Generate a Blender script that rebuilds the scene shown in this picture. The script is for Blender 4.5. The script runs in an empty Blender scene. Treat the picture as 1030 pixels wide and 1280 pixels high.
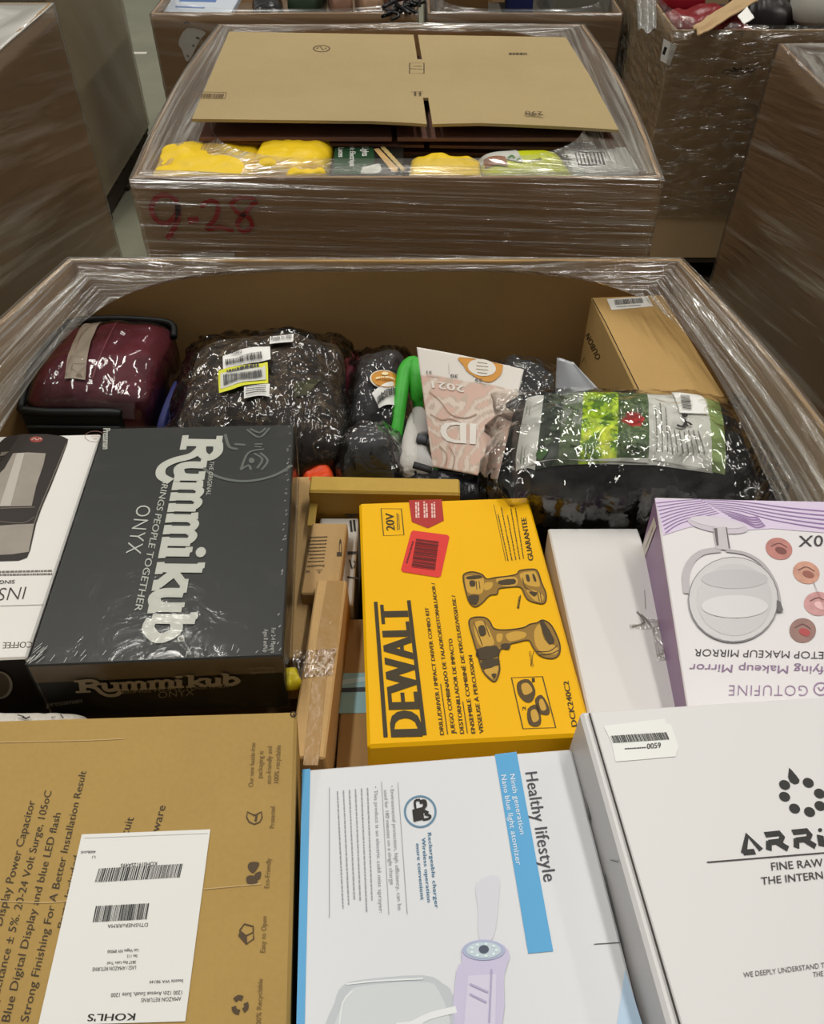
import bpy, math, random
import numpy as np
from mathutils import Vector, Matrix, noise as mn
SC=bpy.context.scene; COL=SC.collection
R_=math.radians
# ------------------------------------------------------------------ camera
F=1030.0; CZ=1.673; PITCH=R_(45); S_,C_=math.sin(PITCH),math.cos(PITCH)
cam=bpy.data.cameras.new('camera'); cam.sensor_fit='HORIZONTAL'; cam.sensor_width=36; cam.lens=36*F/1030
cam.clip_start=.02; cam.clip_end=100
CO=bpy.data.objects.new('camera',cam); COL.objects.link(CO)
CO.location=(0,0,CZ); CO.rotation_euler=(R_(45),0,0); SC.camera=CO
# ------------------------------------------------------------------ light
W=bpy.data.worlds.new('world'); SC.world=W; W.use_nodes=True
W.node_tree.nodes['Background'].inputs[0].default_value=(1.0,.95,.86,1)
W.node_tree.nodes['Background'].inputs[1].default_value=.25
def area(name,loc,sx,sy,p,col=(1,.97,.90)):
    l=bpy.data.lights.new(name,'AREA'); l.shape='RECTANGLE'; l.size=sx; l.size_y=sy; l.energy=p; l.color=col
    o=bpy.data.objects.new(name,l); COL.objects.link(o); o.location=loc; return o
for x,y,p in ((-5.5,4.0,150),(-1.8,2.2,190),(1.9,2.4,190),(5.6,4.2,150),(0.1,8.5,130)):
    area('ceiling_lamp',(x,y,6.2),.35,5.0,p)
SC.view_settings.view_transform='Standard'; SC.view_settings.look='None'
SC.view_settings.gamma=1; SC.view_settings.use_curve_mapping=False; SC.view_settings.exposure=-.50
try: SC.cycles.transparent_max_bounces=24
except Exception: pass
# ------------------------------------------------------------------ projection helpers (pixel of the 1030x1280 frame -> ray)
def ray(px,py):
    a=(px-515)/F; b=(640-py)/F
    return Vector((a,C_+S_*b,-S_+C_*b))
CAMP=Vector((0,0,CZ))
def P(px,py,z):
    r=ray(px,py); return CAMP+r*((z-CZ)/r.z)
def V(ox,oy,s): return lambda x,y:(ox+x/s,oy+y/s)
# ------------------------------------------------------------------ materials
def lin(c):
    return tuple(((v/255)/12.92 if v/255<=.04045 else ((v/255+.055)/1.055)**2.4) for v in c)
MATS={}
ROOTM={}
def nodes(m):
    m.use_nodes=True; nt=m.node_tree; return nt,nt.nodes,nt.links
def flat(c,rough=.55,spec=.4,noise=.0,nscale=30,bump=0,bscale=60,coat=0,key=None):
    k=key or ('flat',c,rough,spec,noise,nscale,bump,bscale,coat)
    if k in MATS: return MATS[k]
    m=bpy.data.materials.new('surface'); nt,N,L=nodes(m); b=N['Principled BSDF']
    lc=lin(c)
    b.inputs['Base Color'].default_value=(*lc,1); b.inputs['Roughness'].default_value=rough
    b.inputs['Specular IOR Level'].default_value=spec
    if coat: b.inputs['Coat Weight'].default_value=coat; b.inputs['Coat Roughness'].default_value=.12
    tc=N.new('ShaderNodeTexCoord')
    if noise:
        n=N.new('ShaderNodeTexNoise'); n.inputs['Scale'].default_value=nscale; n.inputs['Detail'].default_value=5
        L.new(tc.outputs['Object'],n.inputs['Vector'])
        mx=N.new('ShaderNodeMix'); mx.data_type='RGBA'
        mx.inputs[6].default_value=(*[v*(1-noise) for v in lc],1); mx.inputs[7].default_value=(*[min(1,v*(1+noise)) for v in lc],1)
        L.new(n.outputs['Fac'],mx.inputs[0]); L.new(mx.outputs[2],b.inputs['Base Color'])
    if bump:
        n=N.new('ShaderNodeTexNoise'); n.inputs['Scale'].default_value=bscale; n.inputs['Detail'].default_value=4
        L.new(tc.outputs['Object'],n.inputs['Vector'])
        bp=N.new('ShaderNodeBump'); bp.inputs['Strength'].default_value=bump; bp.inputs['Distance'].default_value=.01
        L.new(n.outputs['Fac'],bp.inputs['Height']); L.new(bp.outputs['Normal'],b.inputs['Normal'])
    MATS[k]=m; return m
def card(c,scale=1.0,rough=.78):
    "corrugated board: faint flutes, mottling and scuffs"
    k=('card',c,scale,rough)
    if k in MATS: return MATS[k]
    m=bpy.data.materials.new('cardboard'); nt,N,L=nodes(m); b=N['Principled BSDF']
    lc=lin(c); b.inputs['Roughness'].default_value=rough; b.inputs['Specular IOR Level'].default_value=.25
    tc=N.new('ShaderNodeTexCoord')
    n=N.new('ShaderNodeTexNoise'); n.inputs['Scale'].default_value=5*scale; n.inputs['Detail'].default_value=7; n.inputs['Roughness'].default_value=.65
    L.new(tc.outputs['Object'],n.inputs['Vector'])
    n2=N.new('ShaderNodeTexNoise'); n2.inputs['Scale'].default_value=220; n2.inputs['Detail'].default_value=2
    L.new(tc.outputs['Object'],n2.inputs['Vector'])
    ad=N.new('ShaderNodeMath'); ad.operation='MULTIPLY_ADD'; ad.inputs[1].default_value=.35
    L.new(n2.outputs['Fac'],ad.inputs[0]); L.new(n.outputs['Fac'],ad.inputs[2])
    mx=N.new('ShaderNodeMix'); mx.data_type='RGBA'
    mx.inputs[6].default_value=(*[v*.78 for v in lc],1); mx.inputs[7].default_value=(*[min(1,v*1.15) for v in lc],1)
    L.new(ad.outputs[0],mx.inputs[0]); L.new(mx.outputs[2],b.inputs['Base Color'])
    w=N.new('ShaderNodeTexWave'); w.inputs['Scale'].default_value=55; w.inputs['Distortion'].default_value=.4
    L.new(tc.outputs['Object'],w.inputs['Vector'])
    bp=N.new('ShaderNodeBump'); bp.inputs['Strength'].default_value=.02; bp.inputs['Distance'].default_value=.004
    L.new(w.outputs['Fac'],bp.inputs['Height']); L.new(bp.outputs['Normal'],b.inputs['Normal'])
    MATS[k]=m; return m
def film(key,a0=.05,a1=.3,sx=3,sy=90,rot=0,lo=.5,hi=.75,gl=.5,rough=.16,bump=.35,bsx=None,bsy=None,coord='UV',tint=(235,232,222),fres=.8):
    "clear plastic film: transparent, glossy wrinkles, milky noise streaks whose white also stands in for highlights"
    k=('film',key)
    if k in MATS: return MATS[k]
    m=bpy.data.materials.new('clear_film'); nt,N,L=nodes(m)
    for n in list(N): N.remove(n)
    out=N.new('ShaderNodeOutputMaterial'); tc=N.new('ShaderNodeTexCoord')
    mp=N.new('ShaderNodeMapping'); mp.inputs['Scale'].default_value=(sx,sy,sx if coord=='UV' else sy); mp.inputs['Rotation'].default_value=(0,0,0)
    mr=N.new('ShaderNodeMapping'); mr.inputs['Rotation'].default_value=(0,0,rot)
    L.new(tc.outputs[coord],mr.inputs['Vector']); L.new(mr.outputs[0],mp.inputs['Vector'])
    n=N.new('ShaderNodeTexNoise'); n.inputs['Scale'].default_value=1; n.inputs['Detail'].default_value=5; n.inputs['Roughness'].default_value=.6; n.inputs['Distortion'].default_value=.3
    L.new(mp.outputs[0],n.inputs['Vector'])
    cr=N.new('ShaderNodeMapRange'); cr.inputs['From Min'].default_value=lo; cr.inputs['From Max'].default_value=hi
    cr.inputs['To Min'].default_value=a0; cr.inputs['To Max'].default_value=a0+a1
    L.new(n.outputs['Fac'],cr.inputs['Value'])
    mb=N.new('ShaderNodeMapping'); mb.inputs['Scale'].default_value=(bsx or sx*2,bsy or sy*.8,bsx or sx*2)
    L.new(mr.outputs[0],mb.inputs['Vector'])
    nb=N.new('ShaderNodeTexNoise'); nb.inputs['Scale'].default_value=1; nb.inputs['Detail'].default_value=3; nb.inputs['Distortion'].default_value=.8
    L.new(mb.outputs[0],nb.inputs['Vector'])
    bp=N.new('ShaderNodeBump'); bp.inputs['Strength'].default_value=bump; bp.inputs['Distance'].default_value=.012
    L.new(nb.outputs['Fac'],bp.inputs['Height'])
    tr=N.new('ShaderNodeBsdfTransparent'); tr.inputs[0].default_value=(.97,.97,.965,1)
    g=N.new('ShaderNodeBsdfGlossy'); g.inputs['Roughness'].default_value=rough; g.inputs[0].default_value=(1,1,1,1); L.new(bp.outputs[0],g.inputs['Normal'])
    d=N.new('ShaderNodeBsdfDiffuse'); d.inputs[0].default_value=(*lin(tint),1); L.new(bp.outputs[0],d.inputs['Normal'])
    md=N.new('ShaderNodeMixShader'); md.inputs[0].default_value=gl; L.new(d.outputs[0],md.inputs[1]); L.new(g.outputs[0],md.inputs[2])
    m1=N.new('ShaderNodeMixShader'); L.new(cr.outputs[0],m1.inputs[0]); L.new(tr.outputs[0],m1.inputs[1]); L.new(md.outputs[0],m1.inputs[2])
    fr=N.new('ShaderNodeFresnel'); fr.inputs[0].default_value=1.45; L.new(bp.outputs[0],fr.inputs['Normal'])
    mm=N.new('ShaderNodeMath'); mm.operation='MULTIPLY'; mm.inputs[1].default_value=fres; mm.use_clamp=True; L.new(fr.outputs[0],mm.inputs[0])
    m2=N.new('ShaderNodeMixShader'); L.new(mm.outputs[0],m2.inputs[0]); L.new(m1.outputs[0],m2.inputs[1]); L.new(g.outputs[0],m2.inputs[2])
    L.new(m2.outputs[0],out.inputs[0]); MATS[k]=m; return m
def vcolmat(rough=.5):
    k=('vcol',rough)
    if k in MATS: return MATS[k]
    m=bpy.data.materials.new('printed_picture'); nt,N,L=nodes(m); b=N['Principled BSDF']
    a=N.new('ShaderNodeVertexColor'); a.layer_name='col'; L.new(a.outputs[0],b.inputs['Base Color']); b.inputs['Roughness'].default_value=rough
    MATS[k]=m; return m
# ------------------------------------------------------------------ object helpers
def mesh(name,vs,fs,mat=None,parent=None,smooth=False,uv=None,mi=None,mats=None):
    me=bpy.data.meshes.new(name); me.from_pydata([tuple(v) for v in vs],[],fs)
    for mm in (mats or ([mat] if mat else [])): me.materials.append(mm)
    if mi: me.polygons.foreach_set('material_index',mi)
    if smooth: me.polygons.foreach_set('use_smooth',[True]*len(fs))
    if uv:
        ul=me.uv_layers.new(name='UVMap'); li=[l.vertex_index for l in me.loops]
        ul.data.foreach_set('uv',[c for i in li for c in uv[i]])
    me.update()
    o=bpy.data.objects.new(name,me); COL.objects.link(o)
    if parent: o.parent=parent
    return o
def thing(name,label,cat,loc=(0,0,0),rot=None,group=None,parent=None):
    o=bpy.data.objects.new(name,None); COL.objects.link(o); o.empty_display_size=.05
    M=Matrix.Translation(Vector(loc))
    if rot is not None: M=M@rot
    o.matrix_world=M; ROOTM[o.name]=M
    o['label']=label; o['category']=cat
    if group: o['group']=group
    return o
def tag(o,label,cat,group=None,kind=None):
    if label: o['label']=label
    if cat: o['category']=cat
    if group: o['group']=group
    if kind: o['kind']=kind
    return o
def rotm(yaw,tx=0,ty=0):
    return (Matrix.Rotation(R_(yaw),4,'Z')@Matrix.Rotation(R_(tx),4,'X')@Matrix.Rotation(R_(ty),4,'Y'))
def boxgeo(x0,x1,y0,y1,z0,z1,b=.0015):
    "chamfered box; returns verts, faces, face tags"
    vs=[];idx={}
    def v(*p):
        p=tuple(round(c,6) for c in p)
        if p not in idx: idx[p]=len(vs); vs.append(p)
        return idx[p]
    fs=[];tg=[]
    X=(x0,x1);Y=(y0,y1);Z=(z0,z1)
    def c(i,j,k,ax):
        d=[(1 if i==0 else -1)*b,(1 if j==0 else -1)*b,(1 if k==0 else -1)*b]; d[ax]=0
        return v(X[i]+d[0],Y[j]+d[1],Z[k]+d[2])
    fs+= [[c(0,0,1,2),c(1,0,1,2),c(1,1,1,2),c(0,1,1,2)]];tg+=['top']
    fs+= [[c(0,1,0,2),c(1,1,0,2),c(1,0,0,2),c(0,0,0,2)]];tg+=['bottom']
    fs+= [[c(0,0,0,1),c(1,0,0,1),c(1,0,1,1),c(0,0,1,1)]];tg+=['front']
    fs+= [[c(1,1,0,1),c(0,1,0,1),c(0,1,1,1),c(1,1,1,1)]];tg+=['back']
    fs+= [[c(1,0,0,0),c(1,1,0,0),c(1,1,1,0),c(1,0,1,0)]];tg+=['right']
    fs+= [[c(0,1,0,0),c(0,0,0,0),c(0,0,1,0),c(0,1,1,0)]];tg+=['left']
    for j in (0,1):
        for k in (0,1):
            q=[c(0,j,k,1),c(1,j,k,1),c(1,j,k,2),c(0,j,k,2)]; fs.append(q if (j+k)%2==1 and False or (j==0)==(k==1) else q[::-1]); tg.append('edge')
    for i in (0,1):
        for k in (0,1):
            q=[c(i,0,k,0),c(i,1,k,0),c(i,1,k,2),c(i,0,k,2)]; fs.append(q if (i==1)==(k==1) else q[::-1]); tg.append('edge')
    for i in (0,1):
        for j in (0,1):
            q=[c(i,j,0,0),c(i,j,1,0),c(i,j,1,1),c(i,j,0,1)]; fs.append(q if (i==0)==(j==1) else q[::-1]); tg.append('edge')
    for i in (0,1):
        for j in (0,1):
            for k in (0,1):
                q=[c(i,j,k,0),c(i,j,k,1),c(i,j,k,2)]; fs.append(q if (i+j+k)%2==1 else q[::-1]); tg.append('edge')
    return vs,fs,tg
def box(name,x0,x1,y0,y1,z0,z1,mat,parent=None,b=.0015,faces=None):
    vs,fs,tg=boxgeo(x0,x1,y0,y1,z0,z1,b)
    mats=[mat];mi=[0]*len(fs)
    if faces:
        for k,m in faces.items():
            mats.append(m)
            for i,t in enumerate(tg):
                if t==k: mi[i]=len(mats)-1
    return mesh(name,vs,fs,parent=parent,mats=mats,mi=mi)
# ---- surfaces that carry print -------------------------------------------------
class Plane:
    "a flat face in the local frame of root: O + a*U + b*Vv, print lifted along N"
    def __init__(s,root,O,U,Vv): s.root=root; s.O=Vector(O); s.U=Vector(U); s.V=Vector(Vv); s.N=s.U.cross(s.V).normalized(); s.M=ROOTM[root.name].copy(); s.Mi=s.M.inverted()
    def ab(s,px,py):
        o=s.Mi@CAMP; d=(s.Mi.to_3x3()@ray(px,py)); t=(s.O-o).dot(s.N)/d.dot(s.N); q=o+d*t-s.O
        return (q.dot(s.U),q.dot(s.V))
    def pos(s,a,b,l): return s.O+s.U*a+s.V*b+s.N*(.0003+l*.00028)
class Carton:
    def __init__(s,name,label,cat,c,rot,w,l,h,mat,faces=None,group=None,b=.002,body='body'):
        R=rotm(*rot); s.w,s.l,s.h=w,l,h
        base=Vector(c)-(R.to_3x3()@Vector((0,0,h)))
        s.root=thing(name,label,cat,base,R,group)
        if body: s.body=box(body,-w/2,w/2,-l/2,l/2,0,h,mat,s.root,b,faces)
        s.top=Plane(s.root,(0,0,h),(1,0,0),(0,1,0)); s.front=Plane(s.root,(0,-l/2,0),(1,0,0),(0,0,1))
        s.left=Plane(s.root,(-w/2,0,0),(0,-1,0),(0,0,1)); s.right=Plane(s.root,(w/2,0,0),(0,1,0),(0,0,1))
class Acc:
    "collects flat print on a face and links it as one mesh"
    def __init__(s,face,layer=1,T=None): s.f=face; s.l=layer; s.v=[]; s.q=[]; s.mk=[]; s.tiny=False; s.T=T or (lambda x,y:(x,y))
    def p(s,x,y): return s.f.ab(*s.T(x,y))
    def rawpoly(s,ab):
        n=len(s.v); s.mk.append(n); s.v+=list(ab)
        A=sum(ab[i][0]*ab[(i+1)%len(ab)][1]-ab[(i+1)%len(ab)][0]*ab[i][1] for i in range(len(ab)))
        r=list(range(n,n+len(ab))); s.q.append(r if A>0 else r[::-1])
    def poly(s,pts,smooth=0):
        ab=[s.p(*p) for p in pts]
        if smooth: ab=crom(ab,smooth,True)
        s.rawpoly(ab); return s
    def stroke(s,pts,w,smooth=0,closed=False,raw=False,w1=None):
        ab=list(pts) if raw else [s.p(*p) for p in pts]
        if smooth: ab=crom(ab,smooth,closed)
        if closed: ab=ab+[ab[0]]
        n=len(ab); L=[];Rr=[]
        for i in range(n):
            a=ab[max(0,i-1)] if not(closed and i==0) else ab[-2]; b=ab[min(n-1,i+1)] if not(closed and i==n-1) else ab[1]
            dx,dy=b[0]-a[0],b[1]-a[1]; d=math.hypot(dx,dy) or 1; ww=w if w1 is None else w+(w1-w)*i/(n-1)
            nx,ny=-dy/d*ww/2,dx/d*ww/2; L.append((ab[i][0]+nx,ab[i][1]+ny)); Rr.append((ab[i][0]-nx,ab[i][1]-ny))
        k=len(s.v); s.mk.append(k); s.v+=L+Rr
        for i in range(n-1): s.q.append([k+n+i,k+n+i+1,k+i+1,k+i])
        return s
    def ell(s,cx,cy,rx,ry,rot=0,n=28):
        ca,sa=math.cos(R_(rot)),math.sin(R_(rot))
        return s.poly([(cx+rx*math.cos(t)*ca-ry*math.sin(t)*sa,cy+rx*math.cos(t)*sa+ry*math.sin(t)*ca) for t in [2*math.pi*i/n for i in range(n)]])
    def ring(s,cx,cy,rx,ry,w,rot=0,n=36):
        ca,sa=math.cos(R_(rot)),math.sin(R_(rot))
        return s.stroke([(cx+rx*math.cos(t)*ca-ry*math.sin(t)*sa,cy+rx*math.cos(t)*sa+ry*math.sin(t)*ca) for t in [2*math.pi*i/n for i in range(n)]],w,closed=True)
    def frame(s,p0,p1,pc): # affine: start, end of the baseline, cap-height point at start
        a=s.p(*p0);b=s.p(*p1);c=s.p(*pc); return a,(b[0]-a[0],b[1]-a[1]),(c[0]-a[0],c[1]-a[1])
    def text(s,t,p0,p1,pc,bold=0,spc=1.0,shear=0):
        vs,fs,w=textgeo(t,min(bold,0),spc,shear); a,U,Vv=s.frame(p0,p1,pc)
        flip=U[0]*Vv[1]-U[1]*Vv[0]<0
        for d in ((0,) if bold<=0 else (-bold,0,bold) if bold<.03 else (-bold,-bold/2,0,bold/2,bold)):
            n=len(s.v); s.mk.append(n)
            s.v+=[(a[0]+U[0]*(x+d)/w+Vv[0]*y,a[1]+U[1]*(x+d)/w+Vv[1]*y) for x,y in vs]
            s.q+=[[n+i for i in (f[::-1] if flip else f)] for f in fs]
        return s
    def bars(s,p0,p1,pc,n=60,seed=1,fill=.52):
        rnd=random.Random(seed); a,U,Vv=s.frame(p0,p1,pc); x=0; tot=0; seq=[]
        for i in range(n): b=rnd.choice((1,1,2,3)); g=rnd.choice((1,1,2,2)); seq.append((b*fill*2,g*(1-fill)*2)); tot+=sum(seq[-1])
        for b,g in seq:
            q=[(x/tot,0),((x+b)/tot,0),((x+b)/tot,1),(x/tot,1)]; x+=b+g
            s.rawpoly([(a[0]+U[0]*i+Vv[0]*j,a[1]+U[1]*i+Vv[1]*j) for i,j in q])
        return s
    def fine(s,p0,p1,pc,rows=4,seed=1,gap=.5,word=.09,rag=.15):
        "unreadable small print: rows of word-length dashes"
        rnd=random.Random(seed); a,U,Vv=s.frame(p0,p1,pc); s.tiny=True
        for r in range(rows):
            y0=(r+.5-gap/2)/rows; y1=(r+.5+gap/2)/rows; x=0; end=1-rnd.random()*rag
            while x<end:
                w=min(word*rnd.uniform(.3,1.2),end-x); q=[(x,y0),(x+w,y0),(x+w,y1),(x,y1)]; x+=w+word*.18
                s.rawpoly([(a[0]+U[0]*i+Vv[0]*j,a[1]+U[1]*i+Vv[1]*j) for i,j in q])
        return s
    def done(s,name,mat,label=None,parent=None):
        import bisect
        vs=[s.f.pos(a,b,s.l+.035*(bisect.bisect_right(s.mk,i)%24)) for i,(a,b) in enumerate(s.v)]
        o=mesh(name,vs,s.q,mat,parent or s.f.root)
        if label: o['label']=label
        if s.tiny and not label: o['kind']='stuff'
        return o
def crom(p,k,closed):
    out=[];n=len(p)
    rng=range(n) if closed else range(n-1)
    for i in rng:
        if closed: a,b,c,d=p[i-1],p[i],p[(i+1)%n],p[(i+2)%n]
        else: a,b,c,d=p[max(0,i-1)],p[i],p[i+1],p[min(n-1,i+2)]
        for j in range(k):
            t=j/k; out.append(tuple(.5*((2*b[q])+(-a[q]+c[q])*t+(2*a[q]-5*b[q]+4*c[q]-d[q])*t*t+(-a[q]+3*b[q]-3*c[q]+d[q])*t**3) for q in range(len(b))))
    if not closed: out.append(p[-1])
    return out
TG={}
def textgeo(t,bold,spc,shear):
    k=(t,bold,spc,shear)
    if k in TG: return TG[k]
    c=bpy.data.curves.new('t','FONT'); c.body=t; c.size=1; c.offset=bold; c.space_character=spc; c.shear=shear; c.resolution_u=3; c.fill_mode='FRONT'
    o=bpy.data.objects.new('t',c); COL.objects.link(o); dg=bpy.context.evaluated_depsgraph_get()
    me=bpy.data.meshes.new_from_object(o.evaluated_get(dg))
    vs=[(v.co.x,v.co.y) for v in me.vertices]; fs=[list(p.vertices) for p in me.polygons if p.normal.z>0] or [list(p.vertices) for p in me.polygons]
    fs=[list(p.vertices) if p.normal.z>0 else list(p.vertices)[::-1] for p in me.polygons]
    x0=min(v[0] for v in vs); w=max(v[0] for v in vs)-x0
    vs=[(x-x0,y/.70) for x,y in vs]
    bpy.data.objects.remove(o); bpy.data.curves.remove(c); bpy.data.meshes.remove(me)
    TG[k]=(vs,fs,w); return TG[k]
# ---- soft bodies ---------------------------------------------------------------
def fbm(x,y,z,o=3): return mn.fractal(Vector((x,y,z)),1.0,2.0,o)
class Pillow:
    "soft package standing on z=0 of its root; top surface H(u,v), prints follow it"
    def __init__(s,name,label,cat,c,rot,w,l,h,mat,edge=.35,amp=.006,fr=9,seed=0,n=44,pw=4,group=None,body='contents',sq=5,lift=0):
        R=rotm(*rot); s.w,s.l,s.h=w,l,h; s.edge,s.amp,s.fr,s.seed,s.pw,s.sq=edge,amp,fr,seed,pw,sq
        s.root=thing(name,label,cat,Vector(c)-R.to_3x3()@Vector((0,0,h)),R,group); s.M=ROOTM[s.root.name].copy(); s.Mi=s.M.inverted()
        if body: s.body=s.shell(body,mat,0,n,1,0)
    def xy(s,u,v,k=1):
        # rounded-rectangle outline
        m=max(abs(u),abs(v)); 
        if m>0:
            q=(abs(u/m)**s.sq+abs(v/m)**s.sq)**(-1/s.sq); f=q*(m**1)
            f=f/m; f=1+(f-1)*m**3
        else: f=1
        return u*f*s.w/2*k,v*f*s.l/2*k
    def Hxy(s,x,y):
        u=min(1,abs(2*x/s.w)); v=min(1,abs(2*y/s.l))
        m=max(0,(1-u**s.pw)*(1-v**s.pw))**.5
        return s.h*(s.edge+(1-s.edge)*m)+s.amp*fbm(x*s.fr+s.seed*7.3,y*s.fr,s.seed*3.1)*(.35+.65*m)
    def shell(s,name,mat,off,n=44,k=1,crump=0,cf=30,bottom=True,uvs=1.0,fray=0):
        vs=[];fs=[];uv=[]
        for j in range(n+1):
            for i in range(n+1):
                u=-1+2*i/n; v=-1+2*j/n; x,y=s.xy(u,v,k)
                z=s.Hxy(x/k,y/k)+off
                if crump: z+=crump*abs(fbm(x*cf+s.seed,y*cf,2.2))-crump*.25; x+=crump*.8*fbm(x*cf,y*cf,9+s.seed)
                if fray:
                    m=max(abs(u),abs(v)); 
                    if m>.9: f=(m-.9)/.1; x+=u*fray*f*(.5+.5*fbm(y*40,x*40,s.seed)); y+=v*fray*f*(.5+.5*fbm(y*40,x*40,s.seed+4)); 
                vs.append((x,y,max(z,.003))); uv.append((x*uvs,y*uvs))
        id=lambda i,j:j*(n+1)+i
        for j in range(n):
            for i in range(n): fs.append([id(i,j),id(i+1,j),id(i+1,j+1),id(i,j+1)])
        if bottom:
            ring=[id(i,0) for i in range(n)]+[id(n,j) for j in range(n)]+[id(i,n) for i in range(n,0,-1)]+[id(0,j) for j in range(n,0,-1)]
            b0=len(vs); m=len(ring)
            for t,(zf,kk) in enumerate(((.5,1.015),(.12,1.0),(0,.94))):
                for r in ring: vs.append((vs[r][0]*kk,vs[r][1]*kk,max(0,vs[r][2]*zf))); uv.append((vs[-1][0]*uvs,(vs[-1][1]-.3*(1-zf)*.1)*uvs))
            prev=ring
            for t in range(3):
                cur=[b0+t*m+q for q in range(m)]
                for q in range(m): fs.append([prev[(q+1)%m],prev[q],cur[q],cur[(q+1)%m]])
                prev=cur
            fs.append(prev[::-1])
        return mesh(name,vs,fs,mat,s.root,True,uv)
    def ab(s,px,py):
        o=s.Mi@CAMP; d=s.Mi.to_3x3()@ray(px,py); z=s.h*.95
        for _ in range(6): t=(z-o.z)/d.z; q=o+d*t; z=.4*z+.6*s.Hxy(q.x,q.y)
        return (q.x,q.y)
    def pos(s,a,b,l): return Vector((a,b,s.Hxy(a,b)+.0022+l*.0006))
    def patch(s,name,quad,mat,n=14,m=10,layer=1,colf=None,label=None):
        a=[s.ab(*p) for p in quad]; vs=[];cs=[]
        for j in range(m+1):
            for i in range(n+1):
                u,v=i/n,j/m
                q=[(a[0][k]*(1-u)+a[1][k]*u)*(1-v)+(a[3][k]*(1-u)+a[2][k]*u)*v for k in (0,1)]
                q=[max(-s.w*.492,min(s.w*.492,q[0])),max(-s.l*.492,min(s.l*.492,q[1]))]
                vs.append(s.pos(q[0],q[1],layer)); 
                if colf: cs.append(colf(u,v))
        fs=[[j*(n+1)+i,(j+1)*(n+1)+i,(j+1)*(n+1)+i+1,j*(n+1)+i+1] for j in range(m) for i in range(n)]
        o=mesh(name,vs,fs,mat,s.root,True)
        if colf: vcol(o,cs)
        if label: o['label']=label
        return o
def vcol(o,cs):
    at=o.data.color_attributes.new('col','FLOAT_COLOR','POINT')
    at.data.foreach_set('color',[c for k in cs for c in (*lin(k),1)])
def tube(name,pts,rad,mat,parent=None,n=12,smooth=4,flatz=1.0):
    pts=[tuple(p) for p in pts]
    P_=crom(pts,smooth,False); nr=len(P_); vs=[];fs=[]
    rads=[rad]*nr if not isinstance(rad,(list,tuple)) else list(np.interp(np.linspace(0,1,nr),np.linspace(0,1,len(rad)),rad))
    for i in range(nr):
        a=Vector(P_[max(0,i-1)]);b=Vector(P_[min(nr-1,i+1)]); t=(b-a).normalized(); up=Vector((0,0,1)) if abs(t.z)<.9 else Vector((1,0,0))
        s1=t.cross(up).normalized(); s2=s1.cross(t)
        for k in range(n):
            an=2*math.pi*k/n; vs.append(Vector(P_[i])+s1*math.cos(an)*rads[i]+s2*math.sin(an)*rads[i]*flatz)
    for i in range(nr-1):
        for k in range(n): fs.append([i*n+k,i*n+(k+1)%n,(i+1)*n+(k+1)%n,(i+1)*n+k])
    fs.append(list(range(n))[::-1]); fs.append([(nr-1)*n+k for k in range(n)])
    return mesh(name,vs,fs,mat,parent,True)
def sheet(name,corners,mat,parent=None,n=16,m=16,th=.0012,wav=None,inv=None,colf=None):
    "thin solid sheet through 4 corners TL TR BR BL with optional waviness"
    c=[Vector(k) for k in corners]; vs=[];cs=[];uv=[]
    N=(c[1]-c[0]).cross(c[3]-c[0]).normalized()
    if N.z<0: N=-N
    for side in (0,1):
        for j in range(m+1):
            for i in range(n+1):
                u,v=i/n,j/m; q=(c[0]*(1-u)+c[1]*u)*(1-v)+(c[3]*(1-u)+c[2]*u)*v
                if wav: q=q+N*wav(u,v)
                q=q-N*th*side
                vs.append(inv@q if inv else q); uv.append((u,v))
                if colf: cs.append(colf(u,v))
    K=(n+1)*(m+1); id=lambda i,j,s:s*K+j*(n+1)+i; fs=[]
    for j in range(m):
        for i in range(n):
            fs.append([id(i,j,0),id(i,j+1,0),id(i+1,j+1,0),id(i+1,j,0)]); fs.append([id(i,j,1),id(i+1,j,1),id(i+1,j+1,1),id(i,j+1,1)])
    for i in range(n):
        fs.append([id(i,0,0),id(i+1,0,0),id(i+1,0,1),id(i,0,1)]); fs.append([id(i+1,m,0),id(i,m,0),id(i,m,1),id(i+1,m,1)])
    for j in range(m):
        fs.append([id(0,j+1,0),id(0,j,0),id(0,j,1),id(0,j+1,1)]); fs.append([id(n,j,0),id(n,j+1,0),id(n,j+1,1),id(n,j,1)])
    o=mesh(name,vs,fs,mat,parent,True,uv)
    if colf: vcol(o,cs)
    return o
# colours
INK=flat((38,34,30),.6); WHITE=flat((236,234,230),.5); PAPER=flat((240,239,235),.55,noise=.02,nscale=8)
KRAFT=card((178,150,112)); KRAFTD=card((150,120,82)); KRAFTI=card((166,138,98)); 
#__STRUCTURE__
# ------------------------------------------------------------------ floor
def floor_mat():
    m=bpy.data.materials.new('concrete'); nt,N,L=nodes(m); b=N['Principled BSDF']; b.inputs['Roughness'].default_value=.42
    tc=N.new('ShaderNodeTexCoord'); n=N.new('ShaderNodeTexNoise'); n.inputs['Scale'].default_value=1.4; n.inputs['Detail'].default_value=9; n.inputs['Roughness'].default_value=.7
    L.new(tc.outputs['Object'],n.inputs['Vector']); mx=N.new('ShaderNodeMix'); mx.data_type='RGBA'
    mx.inputs[6].default_value=(*lin((104,104,88)),1); mx.inputs[7].default_value=(*lin((160,160,138)),1); L.new(n.outputs['Fac'],mx.inputs[0]); L.new(mx.outputs[2],b.inputs['Base Color'])
    return m
fl=box('floor',-9,9,-3,14,-.12,0,floor_mat(),b=.001); fl['kind']='structure'
tr=box('trim_1',-1.90,-1.72,5.86,5.90,.0002,.0012,flat((222,218,205),.6),b=.0002); tr['kind']='structure'; tr['label']='short pale painted floor line between the back bulk boxes'
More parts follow.
